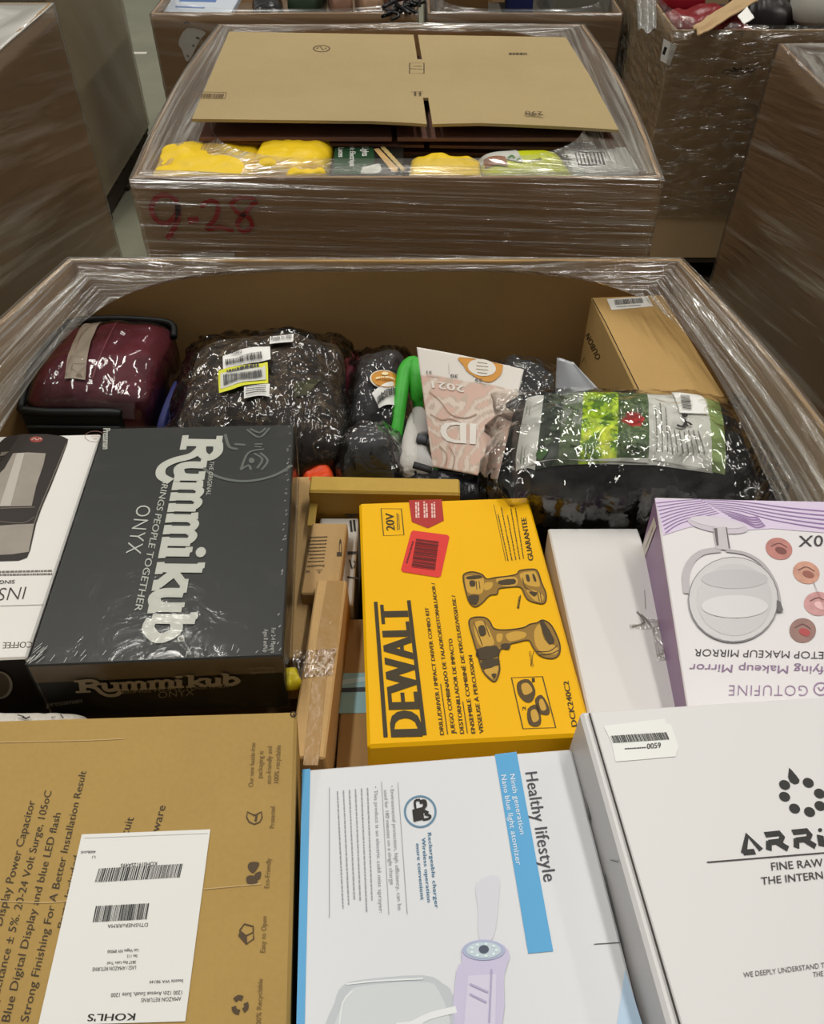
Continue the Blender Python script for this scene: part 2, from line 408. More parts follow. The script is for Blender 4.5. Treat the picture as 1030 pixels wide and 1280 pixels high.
# ------------------------------------------------------------------ pallets
WOOD=flat((150,118,78),.8,noise=.25,nscale=12); DARKW=flat((60,50,40),.8,noise=.2,nscale=10)
def pallet(cx,cy,w,l,label,mat):
    t=thing('pallet',label,'pallet',(cx,cy,0),group='pallets under the bulk boxes')
    for k in range(7):
        y=-l/2+.045+k*(l-.09)/6; box('deck_board',-w/2,w/2,y-.042,y+.042,.092,.11,mat,t)
    for k in range(3):
        x=-w/2+.03+k*(w-.06)/2; box('stringer',x-.02,x+.02,-l/2,l/2,.018,.092,mat,t)
    for k in range(3):
        y=-l/2+.06+k*(l-.12)/2; box('bottom_board',-w/2,w/2,y-.05,y+.05,0,.018,mat,t)
    return t
# ------------------------------------------------------------------ bulk boxes
def outline(x0,x1,y0,y1,bl,br,bf=0,bb=0,n=26):
    "closed loop front-left, front-right, back-right, back-left; sides bulge"
    pts=[]
    for k in range(n): t=k/n; pts.append((x0+(x1-x0)*t,y0-bf*math.sin(math.pi*t)))
    for k in range(n): t=k/n; pts.append((x1+br*math.sin(math.pi*t),y0+(y1-y0)*t))
    for k in range(n): t=k/n; pts.append((x1-(x1-x0)*t,y1+bb*math.sin(math.pi*t)))
    for k in range(n): t=k/n; pts.append((x0-bl*math.sin(math.pi*t),y1-(y1-y0)*t))
    return pts
def offs(p,d):
    out=[];n=len(p)
    for i in range(n):
        a,b,c=p[i-1],p[i],p[(i+1)%n]
        t1=Vector((b[0]-a[0],b[1]-a[1])).normalized(); t2=Vector((c[0]-b[0],c[1]-b[1])).normalized(); nn=(Vector((t1.y,-t1.x))+Vector((t2.y,-t2.x))); k=nn.length
        nn=nn.normalized()/(max(.5,k/2)); out.append((b[0]+nn.x*d,b[1]+nn.y*d))
    return out
def bulk(label,x0,x1,y0,y1,z0,z1,mat,bl=0,br=0,bf=0,bb=0,inner=None):
    cx,cy=(x0+x1)/2,(y0+y1)/2
    t=thing('bulk_box',label,'box',(cx,cy,z0))
    o=[(x-cx,y-cy) for x,y in outline(x0,x1,y0,y1,bl,br,bf,bb)]; i_=offs(o,-.008); n=len(o); vs=[];fs=[];H=z1-z0
    NZ=7
    for k in range(NZ+1):
        z=H*k/NZ; vs+=[(x,y,z) for x,y in o]
    b=len(vs)
    for k in range(NZ+1):
        z=H*k/NZ; vs+=[(x,y,max(z,.006) if k==0 else z) for x,y in i_]
    for k in range(NZ):
        for q in range(n):
            r=(q+1)%n; fs.append([k*n+q,k*n+r,(k+1)*n+r,(k+1)*n+q]); fs.append([b+k*n+r,b+k*n+q,b+(k+1)*n+q,b+(k+1)*n+r])
    for q in range(n):
        r=(q+1)%n; fs.append([NZ*n+q,NZ*n+r,b+NZ*n+r,b+NZ*n+q])
    fs.append(list(range(n))[::-1]); fs.append([b+q for q in range(n)])
    mesh('sleeve',vs,fs,mat,t)
    return t,o,H
def wrap(t,o,H,ins,mat,skirt=.5,dz=.0,fold=.012,seed=0,name='stretch_wrap',power=1.0,skmat=None,sag=.012,cover=False):
    "stretch film: skirt down the outside, over the rim, ending in an inner edge inset by ins=(front,right,back,left)"
    n=len(o); q=n//4; out=offs(o,.006); vs=[];fs=[];uv=[]
    X0=min(p[0] for p in o);X1=max(p[0] for p in o);Y0=min(p[1] for p in o);Y1=max(p[1] for p in o)
    ix0,ix1,iy0,iy1=X0+ins[3],X1-ins[1],Y0+ins[0],Y1-ins[2]; cx,cy=(ix0+ix1)/2,(iy0+iy1)/2; a,b=(ix1-ix0)/2,(iy1-iy0)/2
    SM=14; K=skirt and 16 or 0; sub=3
    O=[];Ls=0;run=[]
    for i in range(n):
        for s in range(sub):
            f=s/sub; p=out[i];r=out[(i+1)%n]; O.append((p[0]*(1-f)+r[0]*f,p[1]*(1-f)+r[1]*f))
    N=len(O); acc=0
    for i in range(N+1):
        run.append(acc)
        if i<N: p=O[i];r=O[(i+1)%N]; acc+=math.hypot(p[0]-r[0],p[1]-r[1])
    rows=[]
    for k in range(K): rows.append(('s',-skirt*(1-k/K)))
    for k in range(SM+1): rows.append(('t',k/SM))
    for kind,val in rows:
        for i in range(N+1):
            x,y=O[i%N]
            if kind=='s':
                w=fold*.35*fbm(run[i]*2.2,val*16,seed+3); dx,dy=x,y; d=math.hypot(dx,dy); 
                w=abs(w); vs.append((x+dx/d*w,y+dy/d*w,H+val)); uv.append((run[i],val))
            else:
                an=math.atan2((y-cy)/max(b,.01),(x-cx)/max(a,.01)); ca,sa=math.cos(an),math.sin(an); e=4.2
                rr=(abs(ca)**e+abs(sa)**e)**(-1/e); ex,ey=cx+a*rr*ca,cy+b*rr*sa
                tt=val; xx=x*(1-tt)+ex*tt; yy=y*(1-tt)+ey*tt
                z=H+.006*math.sin(math.pi*min(1,tt*3))+dz*tt-sag*math.sin(math.pi*tt)*.6+fold*.6*fbm(run[i]*2.5,tt*9,seed)*math.sin(math.pi*min(1,tt*1.2+.05))+(.006 if tt>.97 else 0)
                vs.append((xx,yy,z)); uv.append((run[i],tt*math.hypot(x-ex,y-ey)))
    W_=N+1
    for k in range(len(rows)-1):
        for i in range(N): fs.append([k*W_+i,k*W_+i+1,(k+1)*W_+i+1,(k+1)*W_+i])
    if cover:
        c=len(vs); vs.append((cx,cy,H+dz-.01)); uv.append((0,.5))
        k=len(rows)-1
        for i in range(N): fs.append([k*W_+i,k*W_+i+1,c])
    nsk=max(0,K-0)*N if K else 0
    ob=mesh(name,vs,fs,None,t,True,uv,mi=[0 if (skmat and f<nsk) else (1 if skmat else 0) for f in range(len(fs))],mats=[skmat,mat] if skmat else [mat]); return ob
FW=film('rim',.07,.60,1.6,85,lo=.48,hi=.68,gl=.55,rough=.15,bump=1.0,bsx=3,bsy=110)
FW2=film('rim2',.14,.55,1.4,70,lo=.46,hi=.70,gl=.5,rough=.16,bump=1.0,bsx=3,bsy=80)
FW2S=film('skirt2',.0,.58,.7,70,lo=.50,hi=.68,gl=.6,rough=.15,bump=1.2,bsx=2,bsy=110,rot=.03)
FWS=film('skirt',.05,.40,.9,26,lo=.5,hi=.78,gl=.6,rough=.22,bump=.4,rot=.12)
FWD=film('diag',.04,.42,.9,18,lo=.5,hi=.78,gl=.5,rough=.25,bump=.35,rot=.22)
FWT=film('coverf',.62,.38,2,9,lo=.4,hi=.7,gl=.45,rough=.3,bump=.5,rot=.4)  # cover whitened past its own milkiness to stand in for glare
FWQ=film('coverq',.10,.55,3,22,lo=.45,hi=.7,gl=.6,rough=.2,bump=1.0,rot=.2)
# near box
NT,NO_,NH=bulk('large kraft bulk box in the foreground full of mixed returned goods',-.589,.461,.0,1.308,.115,.98,card((190,154,102),.6),bl=.11,br=.10)
wrap(NT,NO_,NH,(.05,.125,.045,.16),FW,skirt=.55,seed=1)
pallet(-.064,.66,1.05,1.2,'wooden pallet under the foreground bulk box',WOOD)
# second box
GT,GO,GH=bulk('wrapped kraft bulk box marked 9-28 in red behind the foreground box',-.560,.499,1.64,2.70,.115,.98,card((182,148,108),.6),bl=.02,br=.02)
wrap(GT,GO,GH,(.05,.13,.10,.13),FW2,skirt=.5,seed=2,skmat=FW2S,dz=.012)
pallet(-.03,2.17,1.05,1.05,'wooden pallet under the bulk box marked 9-28',WOOD)

# ------------------------------------------------------------------ other bulk boxes around
DK=card((150,116,76),.6); DK2=card((120,90,58),.6); TAN=card((176,150,112),.6)
LT,LO,LH=bulk('dark kraft bulk box at the left edge with milky film over its top',-2.15,-1.12,1.72,2.93,.115,.98,card((150,122,88),.6))
wrap(LT,LO,LH,(.40,.40,.40,.40),FWT,skmat=FWD,skirt=.86,seed=5,dz=-.03,cover=True,name='stretch_wrap')
pallet(-1.635,2.32,1.03,1.2,'wooden pallet under the dark bulk box at the left edge',DARKW)
BT,BO,BH=bulk('tall greyish bulk box behind the left dark one',-2.35,-1.325,3.42,4.30,.115,1.15,card((166,148,112),.6))
wrap(BT,BO,BH,(.1,.1,.1,.1),film('bwrap',.06,.18,.6,5,lo=.4,hi=.8,gl=.4,rough=.4,bump=.2,rot=.9),skirt=1.03,seed=6)
pallet(-1.84,3.86,1.02,.9,'dark pallet under the tall greyish bulk box',DARKW)
RT,RO,RH=bulk('bulk box at right covered with crinkled clear film and a torn label',.84,1.92,2.95,3.85,.115,.90,card((176,150,116),.6))
wrap(RT,RO,RH,(.03,.03,.03,.03),film('crinkle',.03,.55,9,30,lo=.52,hi=.74,gl=.75,rough=.15,bump=1.6,bsx=14,bsy=40),skirt=.62,seed=7)
pallet(1.38,3.40,1.07,.9,'dark pallet under the right film-covered bulk box',DARKW)
QT,QO,QH=bulk('kraft bulk box at the right edge with diagonal film streaks',1.085,2.15,1.50,2.70,.115,.93,card((150,118,84),.6))
wrap(QT,QO,QH,(.16,.16,.16,.12),FWQ,skmat=film('diag2',.03,.6,.8,16,lo=.54,hi=.74,gl=.6,rough=.2,bump=.6,rot=-.22,bsy=30),skirt=.80,seed=8,dz=.01)
pallet(1.62,2.10,1.06,1.2,'dark pallet under the kraft bulk box at the right edge',DARKW)
lidq=box('inner_board',-.42,.42,-.5,.5,QH-.09,QH-.08,KRAFT,QT)
CT,CO_,CH=bulk('open bulk box of papers and mailers behind the 9-28 box',-.99,.02,3.55,4.5,.115,.80,card((176,142,104),.6))
wrap(CT,CO_,CH,(.04,.04,.04,.04),FWS,skirt=.4,seed=9)
pallet(-.485,4.02,1.0,.95,'wooden pallet under the open box of papers',WOOD)
DT,DO_,DH=bulk('open bulk box with blue and grey goods behind the 9-28 box',.06,.80,3.55,4.5,.115,.80,card((150,120,86),.6))
wrap(DT,DO_,DH,(.04,.04,.04,.04),FWS,skirt=.4,seed=10)
pallet(.43,4.02,.74,.95,'wooden pallet under the open box of blue and grey goods',WOOD)
ET,EO,EH=bulk('tall dark brown bulk box standing behind the right film-covered box',.86,1.9,4.1,5.0,.115,1.25,DK2)
pallet(1.38,4.55,1.04,.9,'dark pallet under the tall dark brown bulk box',DARKW)
# marks on the bulk boxes
gf=Plane(GT,(0,-.53-.003,0),(1,0,0),(0,0,1)); z2=V(0,0,1.981)
RED=flat((190,30,28),.5)
a=Acc(gf,2,z2)
a.stroke([(440,500),(418,484),(390,488),(375,515),(388,545),(415,552),(438,530),(440,505),(441,540),(430,568),(414,592)],.011,5)
a.stroke([(466,546),(492,543)],.014)
a.stroke([(496,512),(520,497),(540,508),(534,540),(512,566),(545,562),(578,572)],.010,5)
a.stroke([(636,494),(600,487),(574,503),(588,525),(615,538),(624,560),(604,573),(588,556),(604,530),(636,497)],.010,5)
a.done('marker_writing',RED)
a=Acc(gf,3); a.poly([(228,316),(293,316),(294,336),(228,336)]); o=a.done('paper_label',PAPER)
a=Acc(gf,4); a.bars((262,326),(288,326),(262,323),20,4); a.fine((233,327),(256,327),(233,323),2); a.done('barcode',INK)
rf=Plane(RT,(0,-.453,0),(1,0,0),(0,0,1)); z3=V(740,0,3.552)
a=Acc(rf,3,z3); a.poly([(318,170),(376,205),(345,292),(302,268)]); a.done('paper_label',PAPER)
a=Acc(rf,4,z3); a.poly([(322,205),(334,212),(322,245),(311,238)]); a.done('barcode',INK)
a=Acc(rf,3,z3); a.poly([(834,228),(868,228),(830,330),(795,420)]); a.done('white_strip',flat((214,210,200),.5))
a=Acc(rf,3,z3); a.stroke([(575,325),(600,310),(640,320),(625,300),(650,312)],.003,4); a.stroke([(640,322),(660,300),(668,325),(690,302),(700,320),(735,295)],.003,4); a.stroke([(590,330),(650,328),(720,318)],.0025,3); a.done('marker_scribble',INK)
cf=Plane(CT,(0,-.478,0),(1,0,0),(0,0,1)); z4=V(180,0,4.292)
a=Acc(cf,3,z4); a.poly([(232,150),(330,172),(300,215),(236,330),(205,270),(185,225)],3); a.done('paper_label',PAPER,label='torn white label')
a=Acc(cf,4,z4); a.stroke([(215,125),(235,118),(245,130)],.006,3); a.stroke([(262,240),(268,250)],.006); a.stroke([(280,200),(298,208)],.006); a.stroke([(232,295),(240,305)],.006); a.done('label_print',INK)
# goods in the boxes at the back
def loose(name,label,cat,q,z,mat,th=.01,wav=.006,seed=0,lean=(0,0,0,0),group=None):
    "slab-like item whose outline is given on the level z, corners lifted by lean"
    c=[P(x,y,z)+Vector((0,0,0)) for x,y in q]; c=[k+Vector((0,0,l)) for k,l in zip(c,lean)]
    ctr=sum(c,Vector())/4; base=Vector((ctr.x,ctr.y,min(k.z for k in c)-th))
    t=thing(name,label,cat,base,group=group); inv=Matrix.Translation(-base)
    sheet('body',c,mat,t,14,14,th,lambda u,v:wav*fbm(u*3+seed,v*3,seed),inv)
    return t,inv,c
def heap(name,label,cat,px,py,z,w,l,h,mat,yaw=0,amp=.02,fr=6,seed=0,parts=None,**kw):
    c=P(px,py,z); return Pillow(name,label,cat,(c.x,c.y,z),(yaw,0,0),w,l,h,mat,amp=amp,fr=fr,seed=seed,n=30,body='contents',**kw)
filler=Pillow('paper_filling','crumpled brown paper filling the open box of papers','packing paper',(-.485,4.02,.66),(0,0,0),.92,.85,.53,flat((98,80,60),.8,noise=.3),amp=.03,fr=4,seed=3,edge=.9)
filler2=Pillow('paper_filling','dark crumpled paper filling the box of blue and grey goods','packing paper',(.43,4.02,.66),(0,0,0),.66,.85,.53,flat((62,56,48),.8,noise=.3),amp=.03,fr=4,seed=4,edge=.9)
filler3=Pillow('paper_filling','dark crumpled filling of the right film-covered box','packing paper',(1.38,3.40,.80),(0,0,0),.98,.8,.67,flat((50,34,30),.8,noise=.3),amp=.03,fr=4,seed=5,edge=.9)
def onbox(name,label,cat,c,yaw,w,l,h,mat,tx=0,ty=0,amp=.015,fr=9,seed=1,**k): return Pillow(name,label,cat,c,(yaw,tx,ty),w,l,h,mat,amp=amp,fr=fr,seed=seed,n=30,**k)
b=Carton('booklet','pale blue and white printed booklet at the back left box','booklet',(-.83,3.72,.79),(-8,10,0),.27,.20,.02,flat((196,204,214),.4))
a=Acc(b.top,1); a.stroke([(-.1,.03),(.05,.035)],.03,raw=True); a.stroke([(-.1,-.03),(.02,-.03)],.012,raw=True); a.done('printed_picture',flat((90,120,175),.4))
b=Carton('booklet','large pale grey leaflet behind the blue booklet','booklet',(-.82,3.98,.80),(4,6,0),.30,.22,.02,flat((205,210,212),.4))
a=Acc(b.top,1); a.fine((-1,0),(0,0),(0,1),1) if False else a.stroke([(-.12,.02),(.1,.02)],.004,raw=True); a.stroke([(-.12,-.03),(.1,-.03)],.004,raw=True); a.done('printed_lines',flat((130,140,150),.4))
onbox('mailer','black glossy mailer beside the pale leaflets',"mailer",(-.585,3.80,.80),8,.13,.28,.12,flat((24,22,24),.25),seed=3)
onbox('mailer','dark green mailer at the back beside the black one','mailer',(-.44,4.0,.82),-4,.14,.30,.13,flat((42,58,44),.35),seed=4)
for i,(x,y,w,yw,cc) in enumerate(((-.30,3.92,.09,8,(120,86,66)),(-.18,3.88,.09,9,(150,118,92)),(-.065,3.95,.09,7,(132,92,70)))):
    onbox('paper_roll',('brown creased roll nearest the green mailer','pale tan creased roll in the middle of the three','reddish brown creased roll at the right of the three')[i],'roll',(x,y,.83),yw,w,.34,.12,flat(cc,.7,noise=.2),seed=6+i,group='creased rolls in the open box')
Carton('carton','small plain brown carton between the paper rolls and the blue one','carton',(.20,3.92,.83),(2,0,0),.20,.3,.12,card((112,84,50)))
Carton('wooden_strip','pale wooden strip beside the blue carton','wood strip',(.345,3.92,.84),(0,0,0),.045,.36,.05,flat((160,130,96),.7,noise=.2))
Carton('carton','dark blue carton at the back of the 9-28 box','carton',(.43,3.92,.83),(0,0,0),.11,.3,.12,flat((34,44,92),.4))
CB=flat((20,20,20),.35)
ct=thing('cable_bundle','tangled black cables beside the dark blue carton','cable',P(505,10,.80))
for k in range(5):
    r=random.Random(k); tube('cable',[(r.uniform(-.09,.09),r.uniform(-.15,.15),-.01+.012*j) for j in range(5)],.006,CB,ct,8,5)
gp=Carton('carton','grey film-wrapped carton at the back right of the 9-28 box','carton',(.66,3.92,.82),(3,0,0),.22,.42,.12,flat((118,118,108),.4,noise=.2,nscale=6))
a=Acc(gp.top,1); a.stroke([(-.1,-.15),(.1,.1)],.006,raw=True); a.stroke([(-.1,.12),(.1,-.1)],.006,raw=True); a.stroke([(-.1,-.02),(.1,-.03)],.005,raw=True); a.done('tape_line',flat((170,170,160),.2))
# red and black goods, board flap, pillow
onbox('bag','shiny dark red bag heaped on the right film-covered box','bag',(1.00,3.16,.90),14,.26,.28,.10,flat((120,22,30),.3,noise=.3),seed=11,amp=.03)
onbox('bag','black bag lying behind the brown board flap','bag',(1.25,3.36,.93),-10,.20,.40,.13,flat((22,14,16),.35),seed=12,amp=.03)
onbox('bag','small bright red bag on top of the black one','bag',(1.00,3.50,.93),-10,.16,.14,.10,flat((150,26,40),.35),seed=13,amp=.02)
t,inv,c=loose('board_flap','bent piece of tan cardboard on the red bag','cardboard',[(866,32),(938,-4),(945,12),(874,43)],.92,KRAFT,.006,.01,1,(0,.03,.03,0))
t2,inv2,c2=loose('paper_label','small white paper stuck by the tan cardboard piece','label',[(922,20),(934,8),(943,22),(930,30)],.945,PAPER,.002,.002)
def stripe(u,v):
    k=math.sin(u*17+2*v+1.2*math.sin(v*5)); b=(200,198,186) if k>.0 else (166,164,154); return b
pl=Pillow('cushion','off-white cushion with soft grey stripes on the right film-covered box','cushion',(1.57,3.22,1.10),(-16,-6,-6),.55,.44,.22,flat((206,204,194),.8),amp=.02,fr=5,seed=14,pw=2.4)
for k in range(5):
    a=Acc(pl,1); x=-.22+.1*k; a.stroke([(x+.02*math.sin(j*.8+k),-.19+.38*j/14) for j in range(15)],.035,raw=True); a.done('grey_stripe',flat((158,156,148),.8))
flap=thing('film_flap','loose flap of clear film hanging by the right wrapped box','film',(.80,3.0,.9))
sheet('film_sheet',[(-.02,.3,.02),(.05,.3,.02),(.0,.02,-.02),(-.06,.02,-.02)],film('flapf',.15,.4,4,20),flap,8,8,.002,lambda u,v:.01*math.sin(u*9))
# ------------------------------------------------------------------ contents of the 9-28 box
g=Carton('carton','plain brown carton filling the 9-28 box under the board stack','carton',(-.03,2.17,.80),(0,0,0),.98,.98,.67,KRAFTD,b=.004)
SH=card((164,144,104),.5); SH_SHADED=card((112,80,68));  # lower boards: kraft darkened, the stack's shadow put into the colour
sr=thing('flattened_carton','stack of flattened kraft cartons lying open on the 9-28 box','cardboard',(-.0211,2.144,.90)); srR=rotm(2.38,-.95,1.49)
def slab(name,w,l,zt,dx,dy,slots,mat,th=.006,drop=None):
    "flat board with slots cut from front and back edge"
    M=Matrix.Translation(Vector((-.0,0,zt-.90)))@srR
    xs=sorted(set([-w/2,w/2]+[s[0]-.006 for s in slots]+[s[0]+.006 for s in slots]+list(np.linspace(-w/2,w/2,13)))); ys=sorted(set([-l/2,l/2]+[-l/2+s[1] for s in slots]+[l/2-s[2] for s in slots]+list(np.linspace(-l/2,l/2,7))))
    vs=[];fs=[];K=len(xs);Jn=len(ys)
    for side in (0,1):
        for y in ys:
            for x in xs:
                zz=-th*side+(drop(x/w*2,y/l*2) if drop else 0); vs.append(M@Vector((x+dx,y+dy,zz)))
    def solid(i,j):
        if i<0 or j<0 or i>=K-1 or j>=Jn-1: return False
        x=(xs[i]+xs[i+1])/2; y=(ys[j]+ys[j+1])/2
        for s in slots:
            if abs(x-s[0])<.006 and (y<-l/2+s[1] or y>l/2-s[2]): return False
        return True
    B=K*Jn; id=lambda i,j,s:s*B+j*K+i
    for j in range(Jn-1):
        for i in range(K-1):
            if not solid(i,j): continue
            fs.append([id(i,j,0),id(i+1,j,0),id(i+1,j+1,0),id(i,j+1,0)]); fs.append([id(i,j,1),id(i,j+1,1),id(i+1,j+1,1),id(i+1,j,1)])
            if not solid(i,j-1): fs.append([id(i,j,0),id(i,j,1),id(i+1,j,1),id(i+1,j,0)])
            if not solid(i,j+1): fs.append([id(i+1,j+1,0),id(i+1,j+1,1),id(i,j+1,1),id(i,j+1,0)])
            if not solid(i-1,j): fs.append([id(i,j+1,0),id(i,j+1,1),id(i,j,1),id(i,j,0)])
            if not solid(i+1,j): fs.append([id(i+1,j,0),id(i+1,j,1),id(i+1,j+1,1),id(i+1,j+1,0)])
    return mesh(name,vs,fs,mat,sr)
slab('board',.905,.66,1.02,0,0,[(.045,.16,.22)],SH,drop=lambda u,v:(-.012*max(0,u)**2*max(0,-v) -.01*max(0,-v)*(abs(u-.1)<.2)*(.2-abs(u-.1))*5*.5))
slab('board',.89,.60,.985,.0,-.03,[(-.03,.16,.1)],SH_SHADED,drop=lambda u,v:.004*u)
slab('board',.89,.58,.968,.01,-.03,[(.03,.16,.1)],SH_SHADED,drop=lambda u,v:-.003*u)
slab('board',.86,.56,.945,.02,-.02,[],SH_SHADED)
sp=Plane(sr,(srR@Vector((0,0,0)))+Vector((0,0,.12)),(srR.to_3x3()@Vector((1,0,0))),(srR.to_3x3()@Vector((0,1,0))))
a=Acc(sp,2); a.stroke([(244,115),(283,116),(281,124),(241,123)],.002,closed=True); a.bars((246,122),(279,123),(248,117),18,3); a.done('barcode_print',flat((96,74,48),.7))
HMK=flat((80,62,42),.7)
a=Acc(sp,2); a.ring(402,61,10,4,.003); a.stroke([(396,61),(400,58),(404,63),(408,60)],.003); a.done('round_mark',HMK)
a=Acc(sp,2); a.stroke([(512,79),(530,79),(530,92),(512,92)],.0025,closed=True); a.stroke([(513,86),(529,87)],.002); a.stroke([(516,83),(527,83)],.002)
a.done('carton_mark',HMK); a=Acc(sp,2)
a.stroke([(519,119),(519,115)],.004); a.stroke([(525,119),(525,115)],.004); a.stroke([(514,115),(529,115)],.002); a.done('arrow_mark',HMK)
a=Acc(sp,2); a.fine((636,69),(660,69),(636,66),1,3,.8,.2); a.done('small_print',HMK)
a=Acc(sp,2); a.text('290',(678,140),(656,139),(679,145),.01); a.done('lettering',HMK)
YEL=flat((238,200,30),.45,noise=.06,nscale=20,bump=.15,bscale=50)
def mailer(label,c,yaw,w,l,h,seed,ty=0,mat=None,group='yellow padded mailers in the 9-28 box'):
    p=Pillow('padded_mailer',label,'mailer',c,(yaw,0,ty),w,l,h,mat or YEL,amp=.011,fr=14,seed=seed,n=40,edge=.86,pw=6,sq=9,group=group)
    return p
mailer('yellow padded mailer at the far left front corner of the 9-28 box',(-.430,1.748,.985),3,.21,.19,.15,21)
mailer('yellow padded mailer creased across its middle, right of the corner one',(-.250,1.765,.990),-3,.155,.17,.15,22,3)
mailer('short yellow padded mailer just left of the dark green food box',(-.215,1.668,.985),2,.085,.04,.14,23)
mailer('small yellow padded mailer right of the dark green food box',(.070,1.73,.966),-2,.15,.14,.15,24)
gb=Carton('product_box','dark green and black printed box between the yellow mailers','product box',(-.093,1.735,.968),(0,2,0),.150,.165,.165,flat((26,24,20),.4))
zg=V(190,150,3.121)
a=Acc(gb.top,1,zg); a.poly([(714,82),(858,84),(868,150),(862,212),(708,212)]); a.done('green_panel',flat((36,72,44),.4))
a=Acc(gb.top,2,zg); a.text('ng Lights',(820,88),(820,142),(846,88),.02); a.text('tronic Electrique',(772,86),(772,182),(794,86),.02); a.text('de Luces',(728,88),(728,146),(750,88),.02); a.done('lettering',WHITE)
a=Acc(gb.top,2,zg); a.poly([(858,178),(885,170),(900,195),(880,210),(815,210),(820,185)]); a.stroke([(858,90),(975,97)],.003); a.done('pale_graphic',flat((200,200,190),.4))
a=Acc(gb.top,3,zg); a.poly([(865,115),(885,112),(960,190),(955,205),(935,200)]); a.done('tan_graphic',flat((206,168,110),.5))
a=Acc(gb.top,4,zg)
for k in range(7): a.ell(903+k*12,112+k*13,13,8,40)
a.done('bead_graphic',flat((196,170,110),.5))
sb=Pillow('snack_bag','lime yellow snack bag with a picture of food, by the front rim','bag',(.240,1.735,.975),(8,0,0),.18,.16,.14,flat((196,204,30),.3),amp=.003,fr=14,seed=31,edge=.75,pw=6,sq=9)
zs=V(490,150,3.029)
sb.patch('grey_panel',[zs(305,140),zs(432,118),zs(500,166),zs(322,200)],flat((198,198,190),.4),12,8,1)
sb.patch('food_picture',[zs(345,160),zs(428,145),zs(440,182),zs(352,198)],flat((140,84,48),.5,noise=.6,nscale=160),10,6,3)
a=Acc(sb,2,zs)
for k in range(4): a.stroke([(470+k*14,112-k*2),(528+k*12,165-k*3)],.004)
a.done('dark_bars',flat((50,44,20),.4))
a=Acc(sb,2,zs); a.stroke([(440,150),(455,140),(462,152)],.006,3); a.stroke([(470,160),(485,150)],.006); a.done('green_print',flat((60,120,40),.4))
wp=Carton('printed_carton','white and black printed carton right of the lime snack bag','carton',(.405,1.79,.958),(3,0,0),.14,.12,.14,flat((206,206,200),.45))
a=Acc(wp.top,1,zs); a.poly([(690,118),(805,122),(812,170),(705,178)]); a.done('black_panel',flat((28,28,28),.4))
a=Acc(wp.top,2,zs)
for k in range(8): a.stroke([(700+k*14,126),(712+k*14,168)],.004)
a.done('white_stripes',WHITE)
a=Acc(wp.top,2,zs); a.fine((600,180),(690,185),(590,128),4,5,.5,.2); a.done('lettering',INK)
Carton('carton','pale blue and white carton in the right front corner of the 9-28 box','carton',(.405,1.69,.945),(1,0,0),.15,.07,.10,flat((178,192,200),.4))
# ------------------------------------------------------------------ filling under the visible goods
K2=card((100,78,52))
for (x,y,w,l,h,lab) in ((-.33,.40,.46,.68,.60,'left front'),(.19,.40,.50,.68,.60,'right front'),(-.32,1.015,.48,.52,.60,'left back'),(.19,1.015,.48,.52,.60,'right back')):
    Carton('carton','plain brown carton low in the foreground box, mostly buried at its '+lab,'carton',(x,y,.127+.645),(0,0,0),w,l,.645,K2,b=.004)
# ------------------------------------------------------------------ black board game box
BLK=flat((46,48,47),.42,.5,noise=.12,nscale=6); BLKS=flat((26,24,22),.45)
SLV=flat((206,207,198),.45)
RU=Carton('game_box','black shrink-wrapped board game box with tall white slab-serif lettering','game box',(-.2738,.6787,.97),(4.19,-1.8,1.8),.2544,.3911,.095,BLKS,b=.001,body='base')
w,l,h=RU.w,RU.l,RU.h
bpy.data.objects.remove(RU.body)
box('base',-w/2+.0015,w/2-.0015,-l/2+.0015,l/2-.0015,0,h*.74,BLKS,RU.root,.001)
box('lid',-w/2,w/2,-l/2,l/2,h*.68,h,BLK,RU.root,.0015,faces={'front':flat((116,104,86),.35)})  # lid front coloured lighter to stand in for its reflection
zr=V(0,520,2.575)
def U(acc,fr,pts,w,sm=0,closed=False):
    a,Ux,Vy=fr; acc.stroke([(a[0]+Ux[0]*x+Vy[0]*y,a[1]+Ux[1]*x+Vy[1]*y) for x,y in pts],w,sm,closed,raw=True)
